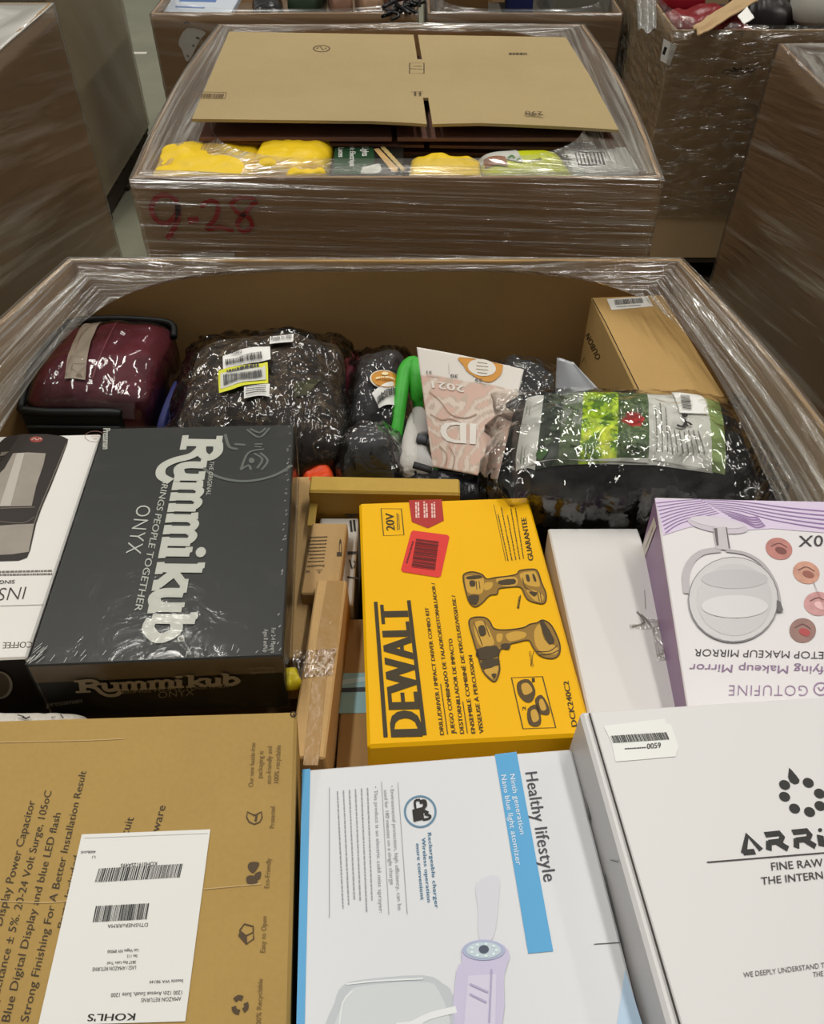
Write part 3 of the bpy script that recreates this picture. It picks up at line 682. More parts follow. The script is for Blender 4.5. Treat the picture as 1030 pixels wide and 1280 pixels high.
def slabword(acc,p0,p1,pc,sw):
    "heavy slab-serif capital and lowercase letters drawn with broad strokes; total width 10.1 units"
    a,Ux,Vy=acc.frame(p0,p1,pc); T=10.1; fr=(a,(Ux[0]/T,Ux[1]/T),Vy)
    s=sw; t=sw*.62
    def L(pts,w=s,sm=0): U(acc,fr,pts,w,sm)
    # R with swash leg
    L([(.45,0),(.45,1.0)],s*1.15); L([(0,.95),(.9,.95)],t); L([(0,.05),(.9,.05)],t)
    L([(.45,.93),(1.0,.95),(1.35,.76),(1.1,.55),(.5,.50)],s*.95,5); L([(.75,.52),(1.25,.30),(1.55,-.12),(1.95,-.38),(2.45,-.36),(2.75,-.1)],s*.9,5)
    x=1.65
    def serif(x0,y): L([(x0-.34,y),(x0+.14,y)],t)
    # u
    L([(x+.15,.66),(x+.15,.25),(x+.35,.05),(x+.75,.12),(x+.85,.3)],s,4); L([(x+.85,.68),(x+.85,.0)],s); serif(x+.15,.64); serif(x+.85,.64); L([(x+.75,.05),(x+1.1,.05)],t)
    for x in (2.85,4.55):
        for k in range(3):
            L([(x+.15+.58*k,.64),(x+.15+.58*k,.0)],s); L([(x-.08+.58*k,.045),(x+.38+.58*k,.045)],t)
        L([(x-.15,.62),(x+.2,.64)],t)
        for k in range(2): L([(x+.15+.58*k,.48),(x+.38+.58*k,.66),(x+.66+.58*k,.60),(x+.73+.58*k,.4)],s*.75,4)
    x=6.25; L([(x+.1,.66),(x+.1,.0)],s); L([(x-.16,.62),(x+.1,.62)],t); L([(x-.16,.045),(x+.38,.045)],t)
    acc.rawpoly([(fr[0][0]+fr[1][0]*(x+.08+.24*math.cos(q))+Vy[0]*(.9+.115*math.sin(q)),fr[0][1]+fr[1][1]*(x+.08+.24*math.cos(q))+Vy[1]*(.9+.115*math.sin(q))) for q in [k*math.pi/8 for k in range(16)]])
    x=6.95; L([(x+.12,1.0),(x+.12,.0)],s); L([(x-.14,.95),(x+.12,.95)],t); L([(x-.14,.045),(x+.4,.045)],t); L([(x+.2,.34),(x+.8,.62)],s*.7); L([(x+.35,.36),(x+.9,.06)],s*.9); L([(x+.6,.64),(x+1.0,.64)],t); L([(x+.65,.045),(x+1.12,.045)],t)
    x=8.05; L([(x+.1,.66),(x+.1,.25),(x+.28,.06),(x+.6,.12),(x+.7,.3)],s,4); L([(x+.7,.68),(x+.7,.0)],s); L([(x-.16,.64),(x+.1,.64)],t); L([(x+.5,.64),(x+.7,.64)],t); L([(x+.6,.05),(x+.95,.05)],t)
    x=9.1; L([(x+.12,1.0),(x+.12,.08)],s); L([(x-.16,.95),(x+.12,.95)],t); L([(x+.12,.10),(x+.5,.05),(x+.88,.30),(x+.6,.62),(x+.15,.58)],s*.95,5)
a=Acc(RU.top,3,zr); slabword(a,(592,64),(462,728),(714,66),.0135); a.done('lettering',SLV,'large white slab-serif game title')
a=Acc(RU.top,2,zr); a.text('BRINGS PEOPLE TOGETHER',(525,204),(433,628),(545,207),.012); a.text('THE ORIGINAL',(676,146),(664,256),(690,148),.005); a.done('lettering',flat((196,198,190),.45))
a=Acc(RU.top,2,zr); a.text('ONYX',(442,288),(405,444),(489,291),-.008,1.1); a.done('lettering',flat((205,207,200),.45))
a=Acc(RU.top,2,zr); a.text('Pressman',(333,42),(331,108),(356,42),.035); a.done('lettering',SLV)
a=Acc(RU.top,2,zr); a.text('For 2-4 Players',(874,684),(872,764),(888,684),.01); a.text('Ages 8 and Up',(850,688),(848,762),(864,688),.01); a.done('lettering',flat((190,190,184),.45))
a=Acc(RU.top,2,zr); a.ring(583,718,9,8,.0012); a.text('R',(579,713),(579,723),(588,713)); a.done('trademark_ring',SLV)
GR=flat((112,118,112),.45)
a=Acc(RU.top,2,zr); a.stroke([(640,150),(665,178),(710,200),(770,211),(830,207),(890,190),(940,160)],.0042,4); a.done('tile_ring',GR)
a=Acc(RU.top,2,zr); a.stroke([(775,175),(800,120),(850,108)],.003,5); a.stroke([(775,175),(800,160),(808,175)],.003,4); a.ell(810,145,9,9); a.stroke([(818,122),(845,140),(828,170)],.003,3); a.stroke([(838,120),(862,145),(842,175)],.003,3); a.stroke([(795,45),(835,70),(868,40)],.003,5); a.stroke([(805,42),(835,55),(855,40)],.003,4); a.stroke([(725,60),(738,100),(765,108)],.004,5); a.stroke([(755,92),(790,95)],.004); a.stroke([(820,92),(845,92)],.003); a.stroke([(820,100),(842,101)],.003); a.done('tile_face',GR)
zf=zr
a=Acc(RU.front,8,zf); slabword(a,(246,884),(772,858),(240,846),.0058); a.done('lettering',flat((150,142,128),.4))
a=Acc(RU.front,2,zf); a.text('BRINGS PEOPLE TOGETHER',(396,892),(735,872),(395,881),.01); a.text('ONYX',(510,906),(626,896),(509,886)); a.text('pressman',(152,934),(264,920),(151,918),.04); a.done('lettering',flat((140,134,122),.4))
a=Acc(RU.front,8,zf); a.text('For 2-4 Players',(802,812),(880,808),(802,802),.01); a.text('Ages 8 and Up',(806,824),(884,819),(806,815),.01); a.done('lettering',flat((140,134,122),.4))
fs=film('shrink',.0,.05,30,30,gl=.9,rough=.1,bump=.10,bsx=30,bsy=30,coord='Object',lo=.55,hi=.7,fres=.55)
box('shrink_wrap',-w/2-.0015,w/2+.0015,-l/2-.0015,l/2+.0015,.001,h+.0022,fs,RU.root,.002)
gl_=flat((200,200,196),.3); rnd=random.Random(5)
a=Acc(RU.top,9); 
for k in range(26):
    x=-w/2+w*rnd.random()**1.0; y=-l/2+rnd.random()*.008; a.stroke([(x,y),(x+rnd.uniform(.001,.004),y+rnd.uniform(.002,.008))],.0005,raw=True)
for k in range(30):
    y=-l/2+l*rnd.random(); x=w/2-.004-rnd.random()*.004; a.stroke([(x,y),(x+.002,y+rnd.uniform(.001,.003))],.0006,raw=True)
for k in range(12):
    x=-w/2+rnd.random()*.016; y=-l/2+rnd.random()*.02; a.stroke([(x,y),(x+.006,y+.008)],.0005,raw=True)
o=a.done('film_glints',gl_); o['kind']='stuff'  # pale strokes paint the glints on the wrap's crinkled edges
# carton underneath, sticking out at the right
UC=Carton('carton','brown carton under the black board game box, showing along its right side','carton',(-.2665,.715,.868),(4.19,-1.4,1.4),.272,.325,.085,card((188,154,104)))
# ------------------------------------------------------------------ white coffee maker box
CFW=flat((232,229,224),.45,noise=.02,nscale=9)
CF=Carton('product_box','white and black coffee maker box left of the black board game box','product box',(-.5390,.6707,.966),(4.19,-2.2,1.6),.26,.378,.16,CFW,faces={'front':flat((22,19,18),.4),'right':flat((30,26,24),.4)})
zc=V(0,530,5.15); zc2=V(0,700,5.15)
a=Acc(CF.top,1,zc); a.poly([(-25,130),(0,120),(30,92),(60,80),(150,67),(300,67),(400,80),(440,100),(432,135),(400,220),(330,400),(270,540),(235,640),(195,815),(175,862),(120,882),(-30,886)]); a.done('coffee_maker_print',flat((44,36,32),.4))
STE=flat((156,148,138),.35,noise=.25,nscale=25)
a=Acc(CF.top,2,zc); a.poly([(85,192),(180,186),(296,192),(282,260),(235,400),(205,530),(-30,536),(-30,350),(30,290)]); a.poly([(-30,660),(100,650),(222,645),(186,826),(80,842),(-30,848)]); a.done('steel_print',STE)
a=Acc(CF.top,3,zc); a.poly([(110,192),(160,190),(70,530),(0,533)]); a.done('steel_highlight',flat((188,182,172),.35))
a=Acc(CF.top,2,zc); a.stroke([(428,130),(330,370),(262,530),(215,660)],.0012,3); a.stroke([(0,546),(225,538)],.0015); a.stroke([(0,630),(150,640),(222,600)],.001,3); a.poly([(10,185),(60,180),(30,205),(0,210)]); a.done('edge_lines',flat((120,112,102),.35))
a=Acc(CF.top,2,zc); a.ell(235,102,42,19); a.done('logo',flat((150,66,56),.4)); a=Acc(CF.top,3,zc); a.stroke([(205,108),(222,94),(240,108),(258,94),(268,104)],.0012,3); a.done('logo_mark',flat((206,180,170),.4))
a=Acc(CF.top,1,zc); a.ring(612,82,64,34,.0006); a.stroke([(590,72),(635,70)],.0006); a.stroke([(585,84),(640,82)],.0006); a.stroke([(600,98),(625,97)],.001); a.done('stamp',flat((170,120,112),.5))
a=Acc(CF.top,1,zc2); a.text('INS',(172,172),(2,182),(150,256),-.014); a.text('SINGLE',(97,130),(-45,134),(93,153),.01); a.done('lettering',flat((58,50,48),.5))
a=Acc(CF.top,1,zc2); a.fine((335,64),(-40,72),(334,78),1,6,.8,.07,.05); a.fine((338,84),(-40,90),(337,100),1,7,.7,.05,.02); a.stroke([(285,290),(0,298)],.0006); a.done('small_print',flat((120,110,104),.5))
a=Acc(CF.front,2,zc2); a.text('COFFEE',(212,520),(22,526),(206,560),.02); a.done('lettering',flat((176,168,158),.45))
a=Acc(CF.front,2,zc2); a.ell(-5,800,78,84); a.done('round_picture',flat((84,76,66),.4)); a=Acc(CF.front,3,zc2); a.ring(-5,800,78,84,.003); a.done('round_picture_rim',flat((140,134,124),.4))
# white printed bag strip in front of it
pp=P(40,893,.93); 
q=Pillow('poly_bag','crumpled white printed poly bag peeking out under the coffee maker box','bag',(-.43,.432,.945),(4,0,0),.20,.03,.05,flat((206,200,190),.3,bump=.5,bscale=60),amp=.006,fr=40,seed=41,edge=.4,n=30)
a=Acc(q,2,V(0,860,5.15)); a.stroke([(150,195),(175,208),(200,196)],.002); a.stroke([(120,185),(160,195)],.0012); a.text('5/',(338,207),(366,206),(338,196),.02); a.stroke([(395,180),(415,205)],.001); a.done('print_marks',INK)
# ------------------------------------------------------------------ brown box with shipping label
KB=card((180,148,86))
B4=Carton('carton','large brown carton with white shipping label and printed product text','carton',(-.3246,.2312,1.0),(4.04,4.55,3.9),.46,.33,.20,KB,b=.003)
z4=V(0,860,2.7105); TX=flat((70,58,42),.65)
def ln(t,p0,p1,c=(-28,-4),b=.0):
    a=Acc(B4.top,1,z4); a.text(t,p0,p1,(p0[0]+c[0],p0[1]+c[1]),b); return a.done('lettering',TX)
ln('Display Power Capacitor',(7,806),(120,383)); ln('Capacitance ± 5%. 20-24 Volt Surge, 105oC',(-22,1120),(176,350)); ln('Blue Digital Display and blue LED flash',(32,1132),(207,425)); ln('Strong Finishing For A Better Installation Result',(96,1132),(293,283))
ln('Parts Included',(214,815),(268,570),(-20,-3)); ln('Circuit',(412,555),(455,440)); ln('Hardware',(513,580),(562,400))
TX2=flat((122,98,62),.7)
a=Acc(B4.top,1,z4)
for t,p0,p1 in (('Our new hassle-free',(858,335),(866,186)),('packaging is',(888,305),(893,214)),('eco-friendly and',(918,325),(922,198)),('100% recyclable',(944,322),(952,194)),('Protected',(930,475),(932,402)),('Eco-Friendly',(912,678),(918,577)),('Easy to Open',(898,896),(904,774)),('100% Recyclable',(884,1150),(890,985))):
    a.text(t,p0,p1,(p0[0]-17,p0[1]))
a.done('lettering',TX2)
TX3=flat((84,66,44),.65)
a=Acc(B4.top,1,z4); a.stroke([(838,420),(862,432),(886,420),(888,440),(880,455),(862,462),(845,455),(836,440)],.0011,0,True); a.stroke([(858,432),(870,430),(866,452)],.002); a.done('shield_icon',TX3)
a=Acc(B4.top,1,z4); a.poly([(858,628),(840,610),(846,592),(872,590),(878,600)],3); a.poly([(858,636),(836,640),(838,662),(858,666),(874,655)],3); a.poly([(862,632),(884,622),(882,645),(870,650)],3); a.done('leaf_icon',TX3)
a=Acc(B4.top,1,z4); a.stroke([(810,840),(835,868),(860,850),(858,828),(834,840),(812,822)],.0011,0,True); a.stroke([(835,868),(834,840)],.0011); a.stroke([(812,822),(828,800),(858,808),(858,828)],.0011); a.poly([(812,842),(834,864),(834,842),(814,826)]); a.done('open_box_icon',TX3)
a=Acc(B4.top,1,z4)
for k in range(3):
    an=k*2.094+.3; cx,cy=813+20*math.cos(an),1075+24*math.sin(an); t=an+math.pi/2
    a.stroke([(cx-15*math.cos(t)-4*math.cos(an),cy-15*math.sin(t)-4*math.sin(an)),(cx+3*math.cos(an),cy+3*math.sin(an)),(cx+13*math.cos(t)-4*math.cos(an),cy+13*math.sin(t)-4*math.sin(an))],.0034,3)
a.done('recycling_icon',TX3)
a=Acc(B4.top,1,z4); a.stroke([(0,185),(300,178),(420,172)],.0008,3); a.stroke([(690,682),(800,672),(885,664)],.0008,3); a.stroke([(0,722),(150,728),(230,722)],.0008,3); a.done('crease',flat((205,176,124),.8))
a=Acc(B4.top,1,z4); a.ring(994,90,9,8,.0012); a.ell(996,92,4,4); a.done('hole_punch',flat((58,44,30),.8))
a=Acc(B4.top,2,z4); a.poly([(278,497),(713,480),(628,1130),(130,1145)]); SL=a.done('shipping_label',PAPER,'white shipping label with two barcodes')
a=Acc(B4.top,3,z4); a.bars((322,660),(612,643),(336,613),58,2); a.bars((315,795),(500,785),(326,740),44,9); a.done('barcode',flat((50,50,50),.6),None,SL)
LT_=flat((70,70,70),.6)
a=Acc(B4.top,3,z4)
for t,p0,p1,hh in (("AMAZON RETURNS",(615,1047),(480,1052),14),("1200 12th Avenue South, Suite 1200",(618,1026),(378,1035),14),("Seattle WA 98144",(622,988),(508,992),11),("LAS2 / AMAZON RETURNS",(462,942),(315,948),13),("3837 Bay Lake Trail",(462,925),(365,929),10),("Ste 115",(467,904),(432,905),10),("Las Vegas NV 89030",(470,885),(366,889),11),("KOH019125A495",(533,590),(411,597),13),("DTh5NERcRRMA",(502,797),(366,802),13),("4008a0d5",(326,552),(275,554),9),("U",(325,570),(314,570),9)):
    a.text(t,p0,p1,(p0[0]-1,p0[1]+hh),.004)
a.done('lettering',LT_,None,SL)
a=Acc(B4.top,3,z4); a.text("KOHL'S",(460,1103),(301,1106),(456,1127),.02); a.done('lettering',INK,'bold black store lettering',SL)
a=Acc(B4.top,3,z4); a.stroke([(285,510),(705,494)],.0005); a.done('perforation',flat((205,206,204),.6),None,SL)
# ------------------------------------------------------------------ yellow drill kit box
YB=flat((246,186,2),.5,.2,noise=.03,nscale=10)
DW=Carton('product_box','bright yellow power drill kit box with black lettering and red sticker','product box',(.0552,.5959,.93),(4.03,-3.99,.96),.2236,.3679,.075,YB,b=.003)
z6=V(360,560,2.7105); DK_=flat((56,44,12),.5)
a=Acc(DW.top,1,z6); a.text('DEWALT',(455,971),(404,536),(346,974),.062,1.06); a.done('lettering',DK_,'large black brand lettering')
a=Acc(DW.top,1,z6); a.stroke([(331,981),(297,522)],.0042); a.stroke([(463,974),(409,517)],.0042); a.done('bar_line',DK_)
a=Acc(DW.top,1,z6)
for t,p0,p1 in (('DRILL/DRIVER / IMPACT DRIVER COMBO KIT',(529,972),(476,541)),('JUEGO COMBINADO DE TALADRO/DESTORNILLADOR /',(568,969),(497,458)),('DESTORNILLADOR DE IMPACTO',(597,968),(556,647)),('ENSEMBLE COMBINÉ DE PERCEUSE/VISSEUSE /',(635,967),(566,500)),('VISSEUSE À PERCUSSION',(663,967),(624,703))):
    a.text(t,p0,p1,(p0[0]-14,p0[1]+1),.025)
a.stroke([(541,971),(517,800)],.0008); a.stroke([(608,967),(592,860)],.0008); a.done('lettering',DK_)
a=Acc(DW.top,1,z6); a.stroke([(315,206),(384,207),(393,295),(324,298)],.0012,0,True); a.text('20V',(362,280),(358,222),(333,280),.02); a.stroke([(372,280),(369,222)],.001); a.stroke([(378,278),(375,225)],.0006); a.done('voltage_badge',DK_)
RD=flat((176,34,26),.45)
a=Acc(DW.top,1,z6); a.poly([(409,178),(521,175),(528,247),(474,273),(419,251)]); RB=a.done('red_badge',RD); 
a=Acc(DW.top,2,z6)
for x in (436,444,464,472,490,498): a.fine((x+2,238),(x,180),(x-4,238),1,x,.9,.25,.2)
a.done('badge_lettering',flat((236,200,190),.5),None,RB)
a=Acc(DW.top,2,z6); a.poly([(424,281),(540,296),(547,303),(518,434),(510,440),(388,421),(383,413),(417,286)]); RS=a.done('red_sticker',flat((222,46,38),.45),'bright red barcode sticker')
a=Acc(DW.top,3,z6); a.bars((418,406),(434,308),(498,417),26,6,.55); a.fine((399,392),(421,318),(405,393),1,3,.9,.12,.0); a.done('barcode',flat((90,14,14),.5),None,RS)
a=Acc(DW.top,1,z6); a.text('GUARANTEE',(832,380),(806,236),(814,383),.03); a.text('DCK240C2',(980,943),(950,790),(961,945),.02); a.done('lettering',DK_)
a=Acc(DW.top,1,z6); a.stroke([(697,192),(738,384)],.0006)
for k in range(5): a.fine((748+13*k,384-2*k),(707+16*k,196),(744+13*k,384-2*k),1,k,.8,.06,.2)
a.stroke([(776,545),(782,505)],.0006); a.stroke([(822,738),(832,690)],.0006); a.fine((783,546),(790,500),(778,545),1,2,.9,.2,0); a.text('DCD771',(832,740),(824,690),(824,742)); a.done('small_print',DK_)
TN=flat((204,158,56),.5); MD=flat((128,94,26),.5)
def tool(name,outer,inners,darks,lines):
    z=V(560,700,5.567); a=Acc(DW.top,1,z); a.poly(outer,3); o=a.done(name,flat((150,112,34),.5)); a=Acc(DW.top,3,z); a.stroke(outer,.0014,3,True); a.done('outline',flat((66,50,18),.5))
    a=Acc(DW.top,2,z)
    for p in inners: a.poly(p,3)
    a.done('light_areas',TN); a=Acc(DW.top,3,z)
    for p in darks: a.poly(p,2)
    for p in lines: a.stroke(p,.0009,3)
    a.done('dark_areas',flat((66,50,18),.5))
tool('impact_driver_print',[(105,130),(118,98),(170,85),(235,103),(270,135),(330,125),(420,115),(480,100),(500,76),(590,66),(625,85),(650,160),(682,240),(672,302),(620,304),(550,275),(512,200),(470,190),(400,195),(352,205),(340,242),(290,250),(240,300),(190,330),(150,302),(125,230)],
 [[(118,140),(130,112),(225,118),(250,150),(240,230),(190,240),(135,225)],[(335,135),(470,122),(475,180),(380,185)],[(500,100),(590,82),(615,100),(640,180),(600,190),(530,165)],[(545,215),(600,215),(660,250),(655,290),(600,285)],[(255,165),(310,160),(300,200),(255,215)]],
 [[(130,120),(220,110),(235,130),(140,140)],[(150,150),(185,148),(188,185),(155,188)],[(140,255),(215,250),(200,312),(160,305)],[(350,150),(460,135),(465,170),(370,178)],[(540,110),(560,108),(570,150),(550,152)],[(585,105),(600,105),(615,150),(600,152)],[(560,225),(620,230),(600,260)]],
 [[(195,150),(200,210)],[(215,150),(222,205)],[(640,230),(650,290)],[(620,225),(635,290)],[(520,130),(535,190),(600,230)]])
tool('drill_print',[(145,440),(170,405),(250,402),(290,430),(320,480),(400,490),(520,475),(570,450),(620,440),(660,421),(720,460),(775,580),(772,660),(720,690),(640,670),(592,612),(560,562),(480,577),(432,590),(420,625),(370,622),(350,680),(360,762),(335,842),(300,840),(240,772),(200,640),(170,540)],
 [[(180,450),(230,425),(270,460),(300,520),(320,590),(240,610),(200,560)],[(405,520),(470,500),(540,510),(530,545),(440,570),(410,555)],[(600,500),(640,450),(670,560),(760,610),(750,660),(660,650),(610,600)],[(250,770),(340,740),(345,780),(320,825),(300,825)],[(340,520),(380,520),(370,570),(340,570)]],
 [[(200,625),(335,600),(352,670),(218,700)],[(235,705),(345,690),(352,730),(250,765)],[(210,470),(250,460),(265,520),(225,535)],[(370,590),(425,585),(430,615),(375,618)],[(640,450),(665,430),(740,560),(720,590),(690,580)],[(300,800),(335,795),(320,830)]],
 [[(180,440),(240,600)],[(250,430),(290,540)],[(610,640),(700,640),(760,600)],[(630,665),(720,655),(770,630)],[(215,640),(225,690)],[(250,630),(260,685)],[(285,622),(298,680)],[(320,612),(332,670)]])
a=Acc(DW.top,1,z6); a.stroke([(757,779),(862,775),(907,948),(796,952)],.0012,0,True); a.text('1',(836,792),(836,782),(826,792),.02); a.text('2',(806,889),(805,876),(794,890),.02); a.done('accessory_frame',DK_)
for nm,pts,lt in (('charger_print',[(778,795),(815,785),(838,822),(828,858),(805,862),(780,835)],[(790,805),(812,798),(828,825),(800,838)]),('battery_print',[(812,885),(845,872),(858,925),(845,945),(815,935)],[(822,895),(840,888),(850,920),(830,930)]),('battery_print',[(838,850),(860,838),(885,880),(882,905),(850,900),(840,875)],[(850,860),(862,852),(875,885),(858,890)])):
    a=Acc(DW.top,1,z6); a.poly(pts,3); o=a.done(nm,flat((84,62,18),.5)); a=Acc(DW.top,2,z6); a.poly(lt,3); a.done('light_area',TN)
# brown carton with pale blue tape, under and left of the drill kit
TB=Carton('carton','brown carton with pale blue tape, under the yellow drill kit box','carton',(.055,.515,.843),(0,0,0),.275,.25,.07,card((178,144,94)))
z5=V(350,590,3.46)
a=Acc(TB.top,1,z5); a.poly([(246,872),(420,868),(420,1042),(228,1046)]); BT_=a.done('blue_tape',flat((150,196,206),.3)); 
a=Acc(TB.top,2,z5); a.poly([(258,936),(420,930),(420,950),(256,955)]); a.done('tape_stripe',flat((36,44,52),.4),None,BT_); a=Acc(TB.top,2,z5); a.poly([(246,905),(340,890),(420,885),(420,898),(246,925)]); a.done('tape_fold',flat((190,222,228),.25),None,BT_)
# printed box with stripes
PB=Carton('printed_carton','white and grey carton with black stripes left of the drill kit box','carton',(-.1005,.7225,.862),(0,0,0),.053,.155,.09,flat((196,192,184),.45))
a=Acc(PB.top,1,z5)
for k in range(5): a.stroke([(168+0*k,118+16*k),(238,116+16*k)],.0016)
a.poly([(275,182),(340,176),(340,190),(300,196)]); a.stroke([(305,210),(310,260)],.003); a.stroke([(320,208),(325,258)],.003); a.poly([(290,345),(340,345),(340,352),(296,360)]); a.stroke([(300,380),(312,420)],.002); a.stroke([(290,455),(340,462)],.0025); a.stroke([(318,385),(330,395),(318,415)],.0015); a.done('black_print',INK)
# warning box
WB=Carton('carton','small brown carton printed with a warning triangle and fine text','carton',(-.1115,.704,.888),(-2,0,-1),.047,.122,.024,card((184,150,102)))
a=Acc(WB.top,1,z5); a.stroke([(158,422),(182,421),(170,440)],.0009,0,True); a.stroke([(170,425),(170,434)],.0009); a.text('W',(130,424),(112,425),(129,437),.02); a.text('Precautions',(192,400),(118,406),(191,411),.02)
for k in range(8): a.fine((205-2*k,278+15*k),(118,281+15*k),(205-2*k,285+15*k),1,k,.6,.1,.1)
a.text('P',(246,365),(246,290),(268,365),.0) ; a.done('lettering',flat((62,46,26),.6))
# taped narrow carton
TP=Carton('carton','narrow brown carton closed with clear tape, beside the board game box','carton',(-.1025,.5345,.903),(-2.2,-.2,-1.5),.037,.238,.12,card((196,160,108)))
tpm=film('tape',.12,.25,40,60,gl=.8,rough=.12,bump=.6,coord='Object',tint=(200,160,90))
a=Acc(TP.top,2,z5); a.poly([(205,472),(276,474),(240,800),(200,900),(165,1270),(100,1270),(140,900),(165,700)]); a.done('clear_tape',flat((170,132,76),.22,.5,bump=.06,bscale=60))
a=Acc(TP.top,3,z5); a.poly([(60,775),(245,765),(230,880),(50,900)]); a.done('tape_strip',tpm)
a=Acc(TP.top,4,z5)
for p in ([(165,830),(190,850)],[(160,845),(185,880)],[(185,835),(200,855)],[(140,860),(160,885)],[(215,660),(222,650)],[(110,828),(200,826)]): a.stroke(p,.0007)
a.done('tape_crinkle',flat((225,210,180),.3))
yt=Pillow('yellow_tag','small crumpled yellow plastic tag between the game box and taped carton','tag',P(366,842,.905),(20,0,20),.020,.026,.014,flat((226,206,40),.4),amp=.004,fr=60,seed=51,n=14)
# gold mailer box edge
GB=Carton('mailer_box','long golden brown mailer box edge behind the drill kit box','carton',(-.037,.8235,.903),(-.4,0,1.2),.205,.030,.125,card((186,152,66),rough=.5))
box('flap',-.1025,-.092,-.06,-.0155,.100,.103,card((176,144,66),rough=.5),GB.root,.0008)
box('flap',-.1025,.1025,-.0175,-.0155,.07,.1235,card((166,134,60),rough=.5),GB.root,.0005)
# ------------------------------------------------------------------ white mist sprayer box
WB_=flat((226,228,232),.4,noise=.015,nscale=7)
SP=Carton('product_box','white mist sprayer box with blue bands at the front centre','product box',(.0361,.2285,.98),(4.66,-3.13,-.35),.2507,.30,.17,WB_,faces={'left':flat((80,160,214),.4)})
zs=V(370,920,2.3953); BLU=flat((88,170,222),.42)
a=Acc(SP.top,1,zs); a.poly([(19,101),(43,99),(26,880),(1,880)]); a.done('blue_stripe',BLU); a=Acc(SP.top,1,zs); a.poly([(595,56),(660,48),(770,645),(695,652)]); BB_=a.done('blue_band',BLU)
a=Acc(SP.top,1,zs); a.text('Healthy lifestyle',(686,111),(742,437),(722,107),.01,1.05); a.done('lettering',flat((70,70,78),.5))
a=Acc(SP.top,2,zs); a.text('Ninth generation',(640,117),(671,296),(655,115),.012,1.05); a.text('Nano blue light atomizer',(614,119),(660,388),(629,117),.012,1.05); a.done('lettering',flat((226,236,244),.5),None,BB_)
a=Acc(SP.top,1,zs); a.ring(372,227,46,46,.0018); a.done('icon_ring',flat((100,140,168),.5))
a=Acc(SP.top,2,zs); a.poly([(348,222),(378,214),(384,250),(352,258)]); a.stroke([(358,220),(356,196),(372,192)],.002,3); a.stroke([(376,196),(388,205),(380,222),(396,232)],.003,4); a.stroke([(385,235),(402,240),(398,248),(380,252)],.002,3); a.stroke([(370,200),(385,196),(386,212)],.0035,3); a.done('charger_icon',INK)
a=Acc(SP.top,1,zs)
for t,p0,p1 in (('Rechargeable charger',(394,291),(416,516)),('Wireless operation',(376,306),(393,498)),('more convenient',(359,324),(373,491))): a.text(t,p0,p1,(p0[0]+11,p0[1]-1),.02,1.08)
a.done('lettering',flat((74,124,158),.5))
GT_=flat((160,162,168),.55)
a=Acc(SP.top,1,zs); a.text('• Environmental protection, high efficiency, can be',(282,150),(305,522),(293,149)); a.text('used for 180 minutes on a single charge',(263,163),(282,446),(274,162)); a.text('• This product is an electric cold mist sprayer:',(233,152),(249,531),(244,151))
a.stroke([(305,140),(333,534)],.0005); a.stroke([(256,137),(278,536)],.0005); a.stroke([(100,155),(100,545)],.0005)
for k in range(6): a.fine((211-18*k,156+2*k),(226-17.5*k,542-6*(k%2)),(217-18*k,156+2*k),1,k+20,.6,.035,.12)
a.done('lettering',GT_)
def G(pts,c,name,layer=1,sm=3,rough=.4): 
    a=Acc(SP.top,layer,zs); a.poly(pts,sm); return a.done(name,flat(c,rough))
G([(112,900),(116,800),(140,748),(200,730),(380,717),(440,742),(468,775),(480,900)],(196,202,208),'bottle_print')
G([(135,900),(138,810),(160,765),(210,748),(370,738),(425,760),(445,900)],(212,217,221),'bottle_light',2)
a=Acc(SP.top,3,zs); a.stroke([(150,745),(240,735),(380,728)],.0012,3); a.stroke([(130,870),(140,800),(170,765)],.0012,3); a.stroke([(340,870),(400,840),(480,820)],.0045,3); a.stroke([(300,870),(380,862)],.004); a.done('bottle_shine',flat((235,238,240),.4))
G([(470,775),(500,770),(495,900),(462,900)],(198,202,214),'neck_print',2,0)
G([(540,440),(605,420),(606,500),(590,606),(548,606),(545,520)],(219,219,230),'mist_print')
G([(495,642),(520,618),(570,610),(622,628),(640,664),(622,720),(612,900),(478,900),(480,706),(497,682)],(206,200,228),'nozzle_body_print',3,2)
G([(515,720),(600,715),(596,900),(500,900)],(217,213,234),'nozzle_light',4,0)
a=Acc(SP.top,5,zs); a.ell(562,644,64,30); a.done('nozzle_ring_print',flat((176,186,214),.4)); a=Acc(SP.top,6,zs); a.ell(562,644,52,24); a.done('nozzle_face_print',flat((200,214,226),.4))
a=Acc(SP.top,7,zs)
for k in range(9): a.ell(562+38*math.cos(k*.698),644+18*math.sin(k*.698),5,4,n=8)
a.done('led_print',flat((226,246,246),.4)); a=Acc(SP.top,8,zs); a.ell(562,642,15,12); a.done('nozzle_hole_print',flat((74,82,104),.4))
a=Acc(SP.top,6,zs); a.stroke([(585,700),(578,860)],.0012); a.stroke([(520,745),(575,770)],.0015); a.stroke([(520,775),(570,800)],.0015); a.done('grip_lines',flat((178,172,204),.4))
G([(955,900),(985,700),(1048,900)],(188,214,238),'pale_blue_corner',1,0)
a=Acc(SP.top,1,zs); a.stroke([(892,624),(972,619)],.0006); a.stroke([(846,95),(866,170),(882,250)],.0013,2); a.stroke([(880,252),(878,240)],.002); a.stroke([(925,415),(972,620)],.0009); a.done('flap_seam',flat((70,70,72),.5))
